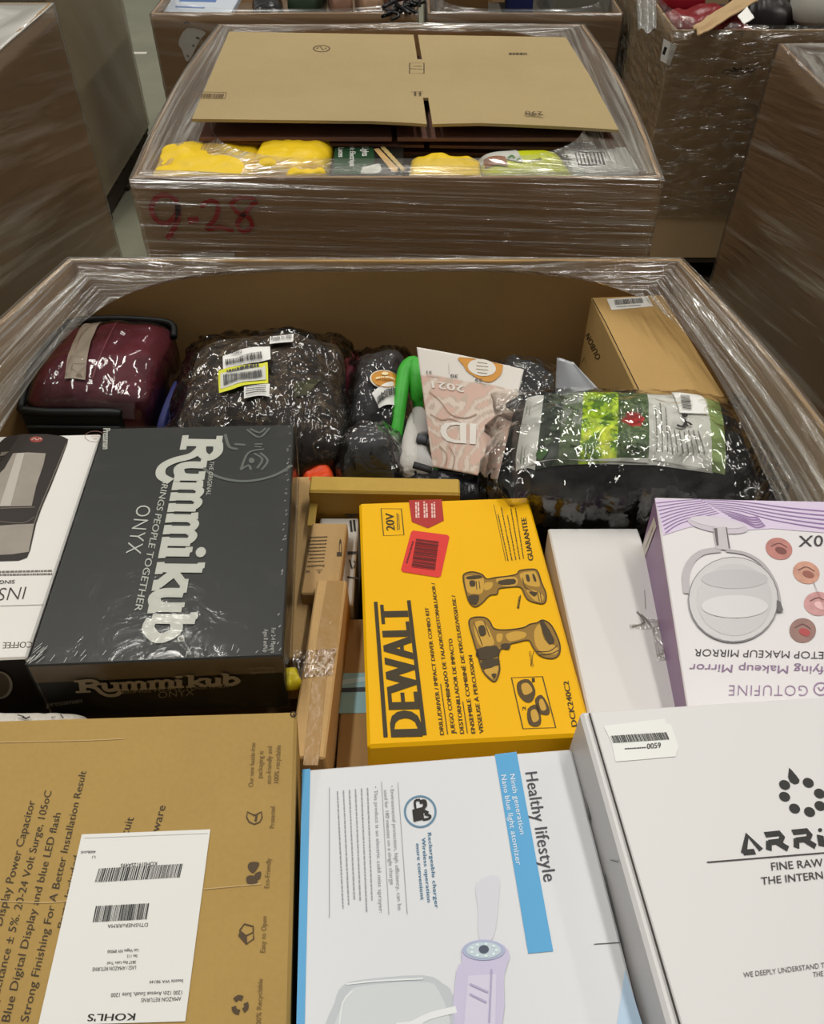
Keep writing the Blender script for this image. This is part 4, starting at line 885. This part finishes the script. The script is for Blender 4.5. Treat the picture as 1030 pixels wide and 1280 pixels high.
# ------------------------------------------------------------------ plain white box with tape scrap
W8=Carton('carton','plain white carton between the drill kit and the mirror box','carton',(.2382,.5962,.912),(.62,-6.11,.43),.1176,.3045,.062,flat((224,222,220),.4,noise=.03,nscale=6,bump=.05,bscale=14))
z7=V(660,600,2.784)
a=Acc(W8.top,2,z7); a.poly([(380,455),(410,480),(462,490),(500,625),(450,630),(430,520),(355,520),(352,505),(395,500)]); a.done('tape_scrap',film('scrap',.25,.3,60,60,coord='Object',bump=.8,tint=(190,184,176)))
a=Acc(W8.top,3,z7); a.stroke([(378,460),(405,498),(360,512)],.0018,3); a.stroke([(395,470),(425,505)],.0014); a.stroke([(405,385),(408,450)],.0006); a.done('tape_crinkle',flat((126,118,108),.3))
# ------------------------------------------------------------------ mirror box
MW=flat((230,226,228),.38,noise=.015,nscale=8); PUR=flat((150,120,158),.4,noise=.25,nscale=12)
MR=Carton('product_box','white and lilac makeup mirror box at the right, printed upside down','product box',(.4034,.5371,.981),(-4.65,3.62,-2.2),.252,.33,.085,MW,faces={'left':PUR},b=.0012)
zn=V(830,630,4.925)
a=Acc(MR.top,1,z7); a.poly([(441,66),(1180,80),(1180,195),(1000,182),(850,170),(765,175),(640,160),(560,165),(470,194)]); LPn=a.done('lilac_panel',flat((222,206,232),.4))
a=Acc(MR.top,2,z7)
for k in range(9): a.stroke([(446+4*k,82+13*k),(520+2*k,74+9.5*k),(600+8*k,68+6*k)] if k<9 else [],.0017,5,w1=.0010)
for k in range(10):
    y=72+7*k; a.stroke([(600+12*k,y-2),(700+10*k,y+2+2*k),(800+8*k,y+12+6*k),(900+6*k,y+26+7*k),(1030,y+38+8*k),(1160,y+46+8*k)] if y+38+8*k<185 else [(600+12*k,y-2),(680+8*k,y+4+k),(740+6*k,y+14+2*k),(770+6*k,y+24)],.0008,5,w1=.0026)
a.done('curved_lines',flat((150,118,170),.4),None,LPn)
def H(pts,c,name,layer=3,sm=3,rough=.4):
    a=Acc(MR.top,layer,zn); a.poly(pts,sm); return a.done(name,flat(c,rough))
a=Acc(MR.top,3,zn); a.ell(330,132,188,48,9); a.done('mirror_base_print',flat((206,196,208),.4)); a=Acc(MR.top,4,zn); a.ell(325,118,165,30,8); a.done('base_light',flat((218,210,220),.4))
a=Acc(MR.top,5,zn); a.poly([(298,150),(385,145),(412,292),(322,282)]); a.done('post_print',flat((196,190,194),.35)); a=Acc(MR.top,6,zn); a.poly([(305,155),(325,155),(334,262),(322,262)]); a.poly([(378,150),(384,150),(404,280),(396,280)]); a.done('post_shade',flat((84,72,80),.35))
a=Acc(MR.top,4,zn); a.stroke([(345,285),(240,300),(175,345),(140,410),(132,480),(142,555)],.0075,4); a.done('yoke_print',flat((186,180,184),.35)); a=Acc(MR.top,4,zn); a.stroke([(380,290),(500,310),(600,370),(670,470),(700,560),(712,665)],.0045,4); a.done('yoke_print',flat((176,170,174),.35))
a=Acc(MR.top,5,zn); a.ell(425,595,279,265); MP=a.done('mirror_rim_print',flat((128,124,128),.35)); a=Acc(MR.top,6,zn); a.ell(424,594,272,258); a.done('mirror_ring_print',flat((208,205,207),.35),None,MP); a=Acc(MR.top,7,zn); a.ell(432,597,232,222); a.done('mirror_glass_print',flat((196,194,196),.3),None,MP)
for k,(yy,hh,cc) in enumerate(((470,60,(186,184,187)),(640,70,(212,211,212)))):
    a=Acc(MR.top,8+k,zn); a.ell(432,yy,205,hh); a.done('glass_shade',flat(cc,.3))
a=Acc(MR.top,9,zn); a.poly([(690,600),(712,610),(730,662),(722,672),(690,670)]); a.done('knob_print',flat((90,84,88),.35))
for k,(x,y,rx,ry,ro,c1,c2) in enumerate(((707,277,84,66,18,(186,120,112),(120,60,54)),(875,424,84,68,18,(206,150,128),(150,86,72)),(950,616,90,74,5,(206,150,150),(236,190,190)),(853,780,82,76,0,(150,112,104),(176,60,62)))):
    a=Acc(MR.top,1,zn); a.ell(x,y,rx,ry,ro); a.done('round_photo',flat(c1,.4,noise=.35,nscale=90)); a=Acc(MR.top,2,zn); a.ell(x+12,y+12,rx*.45,ry*.3,20); a.done('photo_detail',flat(c2,.4)); a=Acc(MR.top,2,zn); a.stroke([(x-rx*.6,y-ry*.2),(x,y-ry*.5),(x+rx*.6,y-ry*.1)],.0012,4); a.done('photo_line',flat((110,60,56),.4))
a=Acc(MR.top,1,zn); a.text('10X',(1022,194),(830,198),(1020,262),.01,1.05); a.text('TABLETOP MAKEUP MIRROR',(1165,915),(190,894),(1165,960),-.004); a.done('lettering',flat((60,54,60),.5))
a=Acc(MR.top,1,zn); a.text('Magnifying Makeup Mirror',(1212,1005),(160,986),(1212,1054),.006); a.done('lettering',flat((146,118,152),.5))
a=Acc(MR.top,1,zn); a.text('GOTUFINE',(885,1118),(400,1116),(885,1185),-.012,1.1); a.ring(965,1140,42,38,.0014); a.stroke([(948,1130),(965,1150),(985,1128)],.0014,3); a.done('lettering',flat((156,128,162),.5))
a=Acc(MR.left,1,z7); a.poly([(400,228),(440,128),(449,160),(408,268)]); a.done('side_label',flat((214,206,196),.45)); a=Acc(MR.left,2,z7); a.stroke([(412,235),(438,165)],.002); a.stroke([(418,245),(442,178)],.001); a.done('label_print',flat((120,110,110),.5))
# ------------------------------------------------------------------ white box at the front right
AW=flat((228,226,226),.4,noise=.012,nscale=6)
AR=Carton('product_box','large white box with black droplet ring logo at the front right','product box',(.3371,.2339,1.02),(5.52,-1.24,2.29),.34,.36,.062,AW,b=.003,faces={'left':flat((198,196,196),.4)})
za=V(700,860,3.048)
w,l,h=AR.w,AR.l,AR.h
tuck=box('lid',-w/2+.0085,w/2-.001,-l/2+.002,l/2-.0025,h-.001,h+.0022,AW,AR.root,.001)
AR.top.O=Vector((0,0,h+.0022))
a=Acc(AR.top,0); a.stroke([(-w/2+.0072,-l/2),(-w/2+.0072,l/2-.004)],.0016,raw=True); a.done('lid_gap',flat((60,56,54),.7))
a=Acc(AR.top,1,za); a.poly([(165,145),(398,118),(405,135),(422,140),(452,225),(440,262),(330,272),(212,282),(195,205)]); BL=a.done('barcode_label',flat((238,239,236),.35),'white barcode sticker')
a=Acc(AR.top,2,za); a.bars((202,212),(417,198),(191,184),46,8); a.text('0059',(331,234),(384,229),(330,214),.02); a.fine((246,236),(327,231),(246,231),1,3,.9,.08,0); a.done('barcode',flat((50,48,46),.5),None,BL)
BK=flat((34,32,32),.5)
for x,y in ((855,370),(855,415),(893,460),(950,473),(990,450),(988,403),(945,362)):
    a=Acc(AR.top,1,za); a.ell(x,y,22,17.5,28); a.done('logo_dot',BK)
a=Acc(AR.top,1,za); a.poly([(872,305),(880,312),(900,335),(912,352),(908,364),(893,368),(875,358),(868,340),(870,320)]); a.done('logo_drop',BK)
a=Acc(AR.top,1,za); lw=.0044
a.stroke([(699,632),(712,562),(766,618)],lw); a.stroke([(696,628),(742,624)],lw)
for d,e in ((0,0),(105,-9)):
    a.stroke([(780+d,560+e),(838+d,554+e),(846+d,566+e),(840+d,584+e),(796+d,590+e)],lw); a.stroke([(826+d,588+e),(868+d,614+e)],lw*1.15); a.stroke([(795+d,585+e),(795+d,619+e)],lw)
a.stroke([(990,562),(997,604)],lw*1.2); a.ell(990,542,8,7); a.done('lettering',BK,'bold angular black logo lettering')
a=Acc(AR.top,1,za); a.stroke([(560,665),(1006,629),(1200,612)],.0011); a.text('FINE RAW M',(806,696),(1046,676),(802,666),.012); a.text('THE INTERN',(767,751),(1002,727),(764,722),.012); a.done('lettering',flat((64,60,60),.5))
a=Acc(AR.top,1,za); a.text('WE DEEPLY UNDERSTAND T',(699,1104),(1008,1066),(697,1084)); a.text('THE',(963,1103),(1002,1098),(962,1083)); a.done('lettering',flat((96,92,92),.5))
a=Acc(AR.left,1,za); a.stroke([(195,655),(225,662)],.0008); a.done('crease',flat((120,118,116),.6))
# ------------------------------------------------------------------ soft goods along the back wall
BAG=film('polybag',.0,.07,22,22,lo=.58,hi=.8,gl=.9,rough=.04,bump=.55,bsx=22,bsy=22,coord='Object',fres=1.1)
BAG2=film('polybag2',.04,.16,14,14,lo=.5,hi=.75,gl=.8,rough=.06,bump=.9,bsx=24,bsy=24,coord='Object',fres=1.6)
def ramp_mat(key,cols,scale,dist=1.0,rough=.7,det=6):
    if key in MATS: return MATS[key]
    m=bpy.data.materials.new(key); nt,N,L=nodes(m); b=N['Principled BSDF']; b.inputs['Roughness'].default_value=rough
    tc=N.new('ShaderNodeTexCoord'); n=N.new('ShaderNodeTexNoise'); n.inputs['Scale'].default_value=scale; n.inputs['Detail'].default_value=det; n.inputs['Distortion'].default_value=dist
    L.new(tc.outputs['Object'],n.inputs['Vector']); r=N.new('ShaderNodeValToRGB'); L.new(n.outputs['Fac'],r.inputs[0]); L.new(r.outputs[0],b.inputs['Base Color'])
    e=r.color_ramp.elements; e[0].position=cols[0][0]; e[0].color=(*lin(cols[0][1]),1); e[1].position=cols[-1][0]; e[1].color=(*lin(cols[-1][1]),1)
    for p,c in cols[1:-1]: q=e.new(p); q.color=(*lin(c),1)
    MATS[key]=m; return m
# maroon bedding in a zipped clear bag
MC=flat((104,26,46),.6,noise=.18,nscale=14,bump=.35,bscale=30)
mb=Pillow('bedding_bag','maroon bedding in a clear zipped bag with black piping','bedding',(-.510,1.135,.918),(0,0,0),.195,.225,.125,MC,edge=.62,amp=.012,fr=11,seed=61,pw=3,sq=7,body='folded_bedding')
mb.shell('clear_cover',film('vinyl',.02,.05,12,12,gl=.9,rough=.06,bump=.6,bsx=14,bsy=14,coord='Object',fres=1.0),.004,36,1.03,.003,20)
PIP=flat((16,20,20),.5)
hw,hl=.1,.115
tube('piping',[(-hw,-hl,.085),(-hw-.003,-.05,.10),(-hw,.03,.105),(-hw+.01,hl-.01,.100),(-.04,hl,.104),(.03,hl,.104),(hw-.01,hl-.004,.098),(hw,.08,.09)],.006,PIP,mb.root)
tube('piping',[(-hw,-hl,.085),(-.05,-hl-.004,.083),(.03,-hl-.004,.083),(.055,-hl,.078)],.007,PIP,mb.root)
box('zip_panel',-hw,.055,-hl-.006,-hl+.002,.03,.078,flat((20,26,26),.55),mb.root,.003)
tube('zipper',[(-hw+.005,-hl-.008,.058),(-.02,-hl-.009,.058),(.05,-hl-.008,.056)],.003,flat((44,52,52),.3),mb.root,8)
zm=V(20,370,4.905)
a=Acc(mb,4,zm); a.v=[]; 
mb.patch('paper_strip',[zm(488,138),zm(592,134),zm(430,530),zm(303,525)],flat((170,156,138),.5,noise=.05),6,14,5)
a=Acc(mb,8,zm); a.stroke([(362,436),(445,436)],.0007); a.stroke([(345,462),(385,492),(432,458)],.0007); a.stroke([(440,440),(425,520)],.0006); a.stroke([(355,440),(335,520)],.0006); a.done('strip_print',flat((120,108,92),.5))
a=Acc(mb,6,zm); a.stroke([(640,160),(560,300),(475,520)],.0011,3); a.stroke([(640,160),(780,170)],.0009); a.stroke([(440,200),(340,400),(270,520)],.0006,3); a.done('cover_seam',flat((150,84,92),.3))
# camouflage pack
CAMO=ramp_mat('camouflage_fabric',[(.30,(22,19,16)),(.42,(44,34,26)),(.50,(26,23,20)),(.53,(104,80,54)),(.57,(34,28,22)),(.70,(122,108,84))],26,2.6)
cp=Pillow('camo_pack','dark camouflage clothing in a clear poly bag with barcode labels','clothing',(-.236,1.065,.930),(2,1,0),.255,.29,.155,CAMO,edge=.5,amp=.016,fr=9,seed=62,pw=3.2,body='folded_clothing')
cp.shell('poly_bag',BAG,.004,70,1.10,.011,22,fray=.014)
zk=V(200,390,4.12)
cp.patch('barcode_label',[zk(328,252),zk(570,202),zk(574,268),zk(330,320)],PAPER,8,4,12); cp.patch('barcode_label',[zk(306,330),zk(558,284),zk(562,395),zk(310,445)],flat((222,222,60),.5),8,4,13,label='yellow-edged barcode label'); cp.patch('paper_label',[zk(438,412),zk(570,396),zk(566,462),zk(438,472)],PAPER,5,4,12); cp.patch('paper_label',[zk(570,150),zk(692,138),zk(688,178),zk(568,190)],PAPER,5,3,12); cp.patch('paper_label',[zk(520,98),zk(714,82),zk(700,98),zk(512,118)],flat((214,200,196),.5),5,3,12)
cp.patch('label_face',[zk(318,345),zk(546,300),zk(550,378),zk(318,425)],flat((214,214,206),.5),8,4,14)
a=Acc(cp,17,zk); a.bars((345,308),(535,272),(343,278),40,11); a.text('X002',(372,252),(428,244),(372,240),.02); a.done('barcode',INK)
a=Acc(cp,17,zk); a.bars((335,412),(535,368),(333,358),40,12); a.fine((350,345),(515,315),(350,333),1,4,.9,.12,0); a.done('barcode',flat((70,70,74),.5))
a=Acc(cp,17,zk); a.fine((448,462),(560,452),(448,418),4,5,.5,.1,.1); a.text('Ready to Ship',(578,178),(682,166),(578,158),.02); a.stroke([(535,108),(690,93)],.001); a.done('label_print',flat((80,78,76),.5))
cp.patch('khaki_patch',[zk(700,375),zk(840,355),zk(760,440),zk(695,450)],flat((76,76,48),.6),6,6,4)
# blue cloth between
Pillow('cloth','narrow strip of dark blue cloth between the maroon bag and camouflage pack','cloth',(-.388,1.06,.872),(-4,0,0),.022,.15,.09,flat((30,36,92),.6),amp=.006,fr=20,seed=63,n=20)
Pillow('cloth','strip of dark red cloth showing behind the grey bagged gear','cloth',(-.098,1.14,.865),(6,0,0),.04,.15,.08,flat((104,22,40),.6),amp=.006,fr=20,seed=64,n=20)
# grey and green gear
zg2=V(400,420,4.29)
gg=Pillow('bagged_gear','dark grey folded gear in clear bag with orange oval sticker','gear',(-.055,1.09,.895),(-2,2,0),.085,.20,.115,flat((58,56,58),.7,noise=.2,nscale=20),edge=.5,amp=.010,fr=14,seed=65,body='folded_cloth')
gg.shell('poly_bag',BAG,.004,44,1.12,.008,36,fray=.012)
a=Acc(gg,14,zg2); a.ell(350,262,82,50,8); OS=a.done('oval_sticker',flat((236,228,206),.5),'orange and cream oval sticker'); a=Acc(gg,16,zg2); a.ell(350,262,74,43,8); a.done('sticker_face',flat((206,142,40),.5),None,OS); a=Acc(gg,18,zg2); a.ell(350,236,18,9); a.fine((300,268),(402,275),(302,256),1,2,.9,.2,0); a.done('sticker_print',flat((240,222,170),.5),None,OS)
gg.patch('barcode_label',[zg2(278,336),zg2(484,376),zg2(480,492),zg2(318,416)],PAPER,8,6,14)
a=Acc(gg,19,zg2); a.bars((312,405),(468,440),(308,365),34,14); a.text('LPNRR1',(330,352),(440,372),(330,340),.02); a.done('barcode',INK)
GRN=flat((62,176,52),.45,noise=.12,nscale=30,bump=.15)
def Q(x,y,z): p=zg2(x,y); return P(p[0],p[1],z)
gt=thing('padded_strap','looped bright green padded strap standing behind the calendar page','strap',Q(500,620,.79)); gi=-Q(500,620,.79)
tube('strap',[Q(405,640,.84)+gi,Q(412,500,.865)+gi,Q(432,330,.89)+gi,Q(455,190,.905)+gi,Q(500,140,.91)+gi,Q(520,200,.905)+gi,Q(520,310,.885)+gi,Q(532,400,.86)+gi],[.009,.010,.011,.012,.012,.013,.012,.009],GRN,gt.id_data if False else gt,14,5,.8)
wt=thing('glove','white and grey sleeves bundled below the green strap','glove',Q(530,600,.79)); wi=-Q(530,600,.79)
tube('sleeve',[Q(525,400,.865)+wi,Q(545,470,.87)+wi,Q(555,540,.868)+wi],[.010,.015,.012],flat((186,182,178),.6,noise=.1),wt,14,5,.8)
tube('sleeve',[Q(510,430,.862)+wi,Q(490,560,.868)+wi,Q(480,680,.865)+wi,Q(480,750,.85)+wi],[.010,.014,.016,.014],flat((200,196,190),.6,noise=.12,bump=.3),wt,14,5,.8)
tube('sleeve',[Q(560,520,.855)+wi,Q(535,620,.865)+wi,Q(560,700,.862)+wi,Q(560,770,.845)+wi],[.012,.014,.016,.013],flat((176,174,172),.6,noise=.14,bump=.3),wt,14,5,.8)
tube('cuff',[Q(520,545,.882)+wi,Q(575,560,.878)+wi],[.008,.008],flat((74,76,82),.6),wt,10,3,.7)
tube('cuff',[Q(500,690,.882)+wi,Q(600,720,.876)+wi],[.006,.006],flat((40,40,42),.6),wt,10,3,.7)
tube('fingertip',[Q(630,620,.86)+wi,Q(640,700,.862)+wi,Q(628,770,.845)+wi],[.010,.012,.009],flat((34,120,34),.5,bump=.3),wt,14,4,.8)
gb2=Pillow('bagged_ball','round dark grey bundle in a clear crinkled bag, in front of the grey gear','bundle',(-.062,.935,.905),(0,0,0),.085,.095,.115,flat((62,62,66),.6,noise=.2,nscale=18),edge=.35,amp=.006,fr=16,seed=66,pw=2.4,sq=2.6,body='bundle')
gb2.shell('poly_bag',BAG2,.005,44,1.14,.008,40,fray=.010)
Pillow('cloth','small scrap of bright orange cloth beside the game box corner','cloth',P(397,588,.865),(15,0,0),.05,.05,.06,flat((226,74,24),.5,bump=.2),amp=.008,fr=30,seed=67,n=18)
Pillow('cloth','black cloth lying under the camouflage pack by the orange scrap','cloth',(-.155,.865,.84),(0,0,0),.10,.07,.06,flat((18,18,20),.6),amp=.008,fr=20,seed=68,n=20)
Pillow('mailer','black poly mailer lying in front of the calendar page','mailer',(.07,.895,.866),(-4,0,0),.22,.13,.09,flat((20,20,24),.22,bump=.5,bscale=30),amp=.008,fr=14,seed=69,n=30)
# calendar page
zq=V(400,420,4.29)
cc=[P(521,435,.955),P(655,462,.945),P(622,600,.885),P(541,584,.865)]
ctr=sum(cc,Vector())/4; base=Vector((ctr.x,ctr.y,.79)); cal=thing('calendar_page','pink and white calendar page with upside-down date and large letters','calendar',base); ci=Matrix.Translation(-base)
def calcol(u,v):
    if v<.235-.03*u: return (228,222,214)
    n=fbm(u*2.2+v*1.5,v*3+u,3.3); n2=math.sin((u*3+v*7+n*5)*2.2)
    c=(214,178,162) if n2>.2 else ((196,176,158) if n2>-.5 else (222,204,190)); return c
sheet('page',cc,vcolmat(.5),cal,60,60,.0012,lambda u,v:.006*math.sin(u*2.6+.5)*(1-v*.4),ci,calcol)
class Quad:
    def __init__(s,root,c,wav): 
        s.root=root; s.c=c; s.wav=wav; s.inv=Matrix.Translation(-base); s.N=(c[1]-c[0]).cross(c[3]-c[0]).normalized(); s.N=-s.N if s.N.z<0 else s.N
        s.H=[(521,435),(655,462),(622,600),(541,584)]
    def ab(s,px,py):
        u,v=.5,.5
        for _ in range(12):
            def pr(u,v):
                q=(s.c[0]*(1-u)+s.c[1]*u)*(1-v)+(s.c[3]*(1-u)+s.c[2]*u)*v+s.N*s.wav(u,v)-CAMP; d=q.y*C_-q.z*S_; w=q.y*S_+q.z*C_; return 515+F*q.x/d,640-F*w/d
            x,y=pr(u,v); ax,ay=pr(u+.01,v); bx,by=pr(u,v+.01); a11,a12,a21,a22=(ax-x)*100,(bx-x)*100,(ay-y)*100,(by-y)*100; D=a11*a22-a12*a21
            dx,dy=px-x,py-y; u+=(a22*dx-a12*dy)/D; v+=(-a21*dx+a11*dy)/D
        return (u*.1,-v*.1)
    def pos(s,a,b,l):
        u,v=a*10,-b*10; return s.inv@((s.c[0]*(1-u)+s.c[1]*u)*(1-v)+(s.c[3]*(1-u)+s.c[2]*u)*v+s.N*(s.wav(u,v)+.0006+l*.0004))
qf=Quad(cal,cc,lambda u,v:.006*math.sin(u*2.6+.5)*(1-v*.4))
CG=flat((96,88,82),.5); 
a=Acc(qf,2,zq); a.poly([(748,115),(960,150),(978,170),(965,215),(900,250),(800,200),(770,160)],3); a.done('orange_swoosh',flat((214,148,52),.5),'orange swoosh'); a=Acc(qf,3,zq); a.ell(868,172,76,45,8); a.done('oval_patch',flat((232,226,216),.5)); a=Acc(qf,4,zq)
for k in range(4): a.stroke([(905-6*abs(k-1.5),205-18*k),(835+6*abs(k-1.5),198-18*k)],.0005)
a.done('oval_print',flat((150,120,90),.5))
a=Acc(qf,2,zq); a.text('31',(600,190),(572,188),(600,205),.02); a.text('30',(740,210),(700,206),(739,227),.02); a.text('29',(870,232),(832,228),(870,248),.02); a.done('date_numbers',CG)
a=Acc(qf,2,zq); a.stroke([(690,150),(692,205)],.0003); a.stroke([(815,180),(822,225)],.0003); a.stroke([(568,215),(900,262)],.0003); a.done('grid_lines',flat((170,164,156),.5))
a=Acc(qf,2,zq); a.text('2021',(770,268),(598,243),(772,305),.02,1.05); a.text('ID',(832,472),(645,458),(828,585),.035,1.0); a.done('lettering',flat((236,230,222),.5),'large white upside-down letters')
a=Acc(qf,2,zq); a.stroke([(585,300),(640,345),(700,420),(780,440),(840,420)],.001,4); a.stroke([(590,420),(650,450),(700,445),(760,470)],.0008,4); a.stroke([(690,590),(720,650),(710,720)],.0012,4); a.stroke([(640,590),(680,640),(670,700)],.001,4); a.done('marble_veins',flat((170,142,124),.5))
# black folded bag with frosted flap
bb=Pillow('mailer','black folded garment in frosted bag right of the calendar page','clothing',(.172,1.020,.935),(-14,2,3),.120,.185,.140,flat((16,17,21),.5,noise=.15,bump=.3,bscale=24),edge=.45,amp=.012,fr=10,seed=70,pw=3,body='folded_cloth')
bb.root.name='bagged_garment'; ROOTM[bb.root.name]=bb.M
bb.shell('poly_bag',BAG2,.004,44,1.10,.007,34,fray=.012)
FR=film('frost',.72,.15,8,8,coord='Object',gl=.2,rough=.35,tint=(176,180,188),bump=.2)
fi=bb.Mi
sheet('frosted_flap',[P(696,447,.985),P(716,452,.985),P(752,490,.955),P(694,496,.945)],FR,bb.root,12,10,.001,lambda u,v:.004*math.sin(u*5),fi)
# plain brown box at the back right
BR=Carton('carton','long narrow brown carton standing at the back right corner with barcode','carton',(.3794,1.098,.945),(4.76,-1.5,.56),.1252,.31,.15,card((184,150,94)))
zb=V(720,350,5.42)
a=Acc(BR.top,1,zb); a.poly([(208,130),(485,112),(522,180),(240,205)]); BQ=a.done('barcode_label',PAPER); a=Acc(BR.top,2,zb); a.bars((265,172),(458,158),(258,138),36,15); a.fine((275,186),(440,176),(274,182),1,3,.9,.1,0); a.done('barcode',INK,None,BQ)
a=Acc(BR.top,1,zb); a.stroke([(112,130),(200,290),(430,755)],.0016); a.done('flap_gap',flat((44,28,12),.8)); 
a=Acc(BR.left,1,zb); a.text('OUBON',(170,525),(92,358),(138,545),.01,1.1); a.done('lettering',flat((44,34,20),.6)); a=Acc(BR.left,1,zb); a.stroke([(38,560),(60,525),(72,580)],.0012); a.done('mark',flat((44,34,20),.6))
# landscape fabric package with picture label
FB=flat((20,21,24),.30,.6,bump=.7,bscale=22)
lf=Pillow('fabric_package','black garden fabric in a clear bag with garden picture label','package',(.303,.880,.975),(-4,-3,-1),.325,.20,.125,FB,edge=.50,amp=.008,fr=10,seed=71,pw=3.4,n=56,sq=6,body='folded_fabric')
zl=V(600,440,2.575)
LW=flat((222,222,216),.42)
lf.patch('label_strip',[zl(150,152),zl(205,145),zl(176,388),zl(104,410)],LW,8,14,2)
lf.patch('label_text_panel',[zl(534,140),zl(722,148),zl(744,392),zl(538,352)],LW,12,14,2)
lf.patch('label_green_strip',[zl(720,148),zl(764,156),zl(786,402),zl(742,392)],flat((142,164,98),.45),6,14,2)
def gcol(u,v):
    n=fbm(u*9,v*9,1.3); n2=fbm(u*30,v*30,4.4)
    if u<.20: c=(44,56,44) if n<.15 else (78,92,70)
    elif u<.38: c=(150,156,146) if n>-.1 and v<.6 else (96,112,78)
    elif u<.72: c=(168,196,40) if n+n2*.6>-.12 else (96,136,34)
    else: c=(58,84,40) if n2>-.1 else (120,140,92)
    if (u-.86)**2*1.3+(v-.52)**2<.012+.006*n2: c=(170,40,36)
    if .4<u<.7 and v>.6 and n>.2: c=(206,216,70)
    k=1+.25*n2; return tuple(max(0,min(255,q*k)) for q in c)
lf.patch('garden_picture',[zl(205,145),zl(535,140),zl(540,353),zl(176,388)],vcolmat(.42),90,60,3,gcol,label='photo of a green garden path')
lf.patch('label_edge',[zl(176,372),zl(540,344),zl(745,378),zl(748,396)],LW,10,3,1)
lf.patch('label_edge',[zl(170,370),zl(540,350),zl(540,366),zl(110,412)],LW,16,3,4)
lf.patch('barcode_label',[zl(614,140),zl(708,145),zl(732,212),zl(640,208)],PAPER,6,4,7)
a=Acc(lf,10,zl); a.bars((648,196),(640,154),(678,200),16,5); a.done('barcode',INK)
a=Acc(lf,9,zl)
for k in range(10): a.fine((563+17*k,338-2*k if k<3 else 350),(558+15*k,175 if k<3 else 268),(568+17*k,338),1,k,.8,.07,.15)
a.done('label_print',flat((104,104,98),.5))
a=Acc(lf,9,zl); a.ell(655,218,10,7); a.stroke([(630,250),(650,255),(662,240),(678,250)],.004,3); a.stroke([(655,232),(662,252)],.003); a.done('gardener_icon',INK)
a=Acc(lf,6,zl)
for x,s_ in ((150,3),(160,4)): a.stroke([(x,180+s_),(x-22,370)],.0006)
a.poly([(178,340),(200,318),(218,325),(210,345),(190,362)],3); a.done('leaf_print',flat((70,110,50),.5))
lf.shell('clear_bag',film('bigbag',.0,.14,9,9,lo=.5,hi=.8,gl=.85,rough=.05,bump=.9,bsx=16,bsy=16,coord='Object',fres=1.6),.006,70,1.09,.011,15,fray=.03)
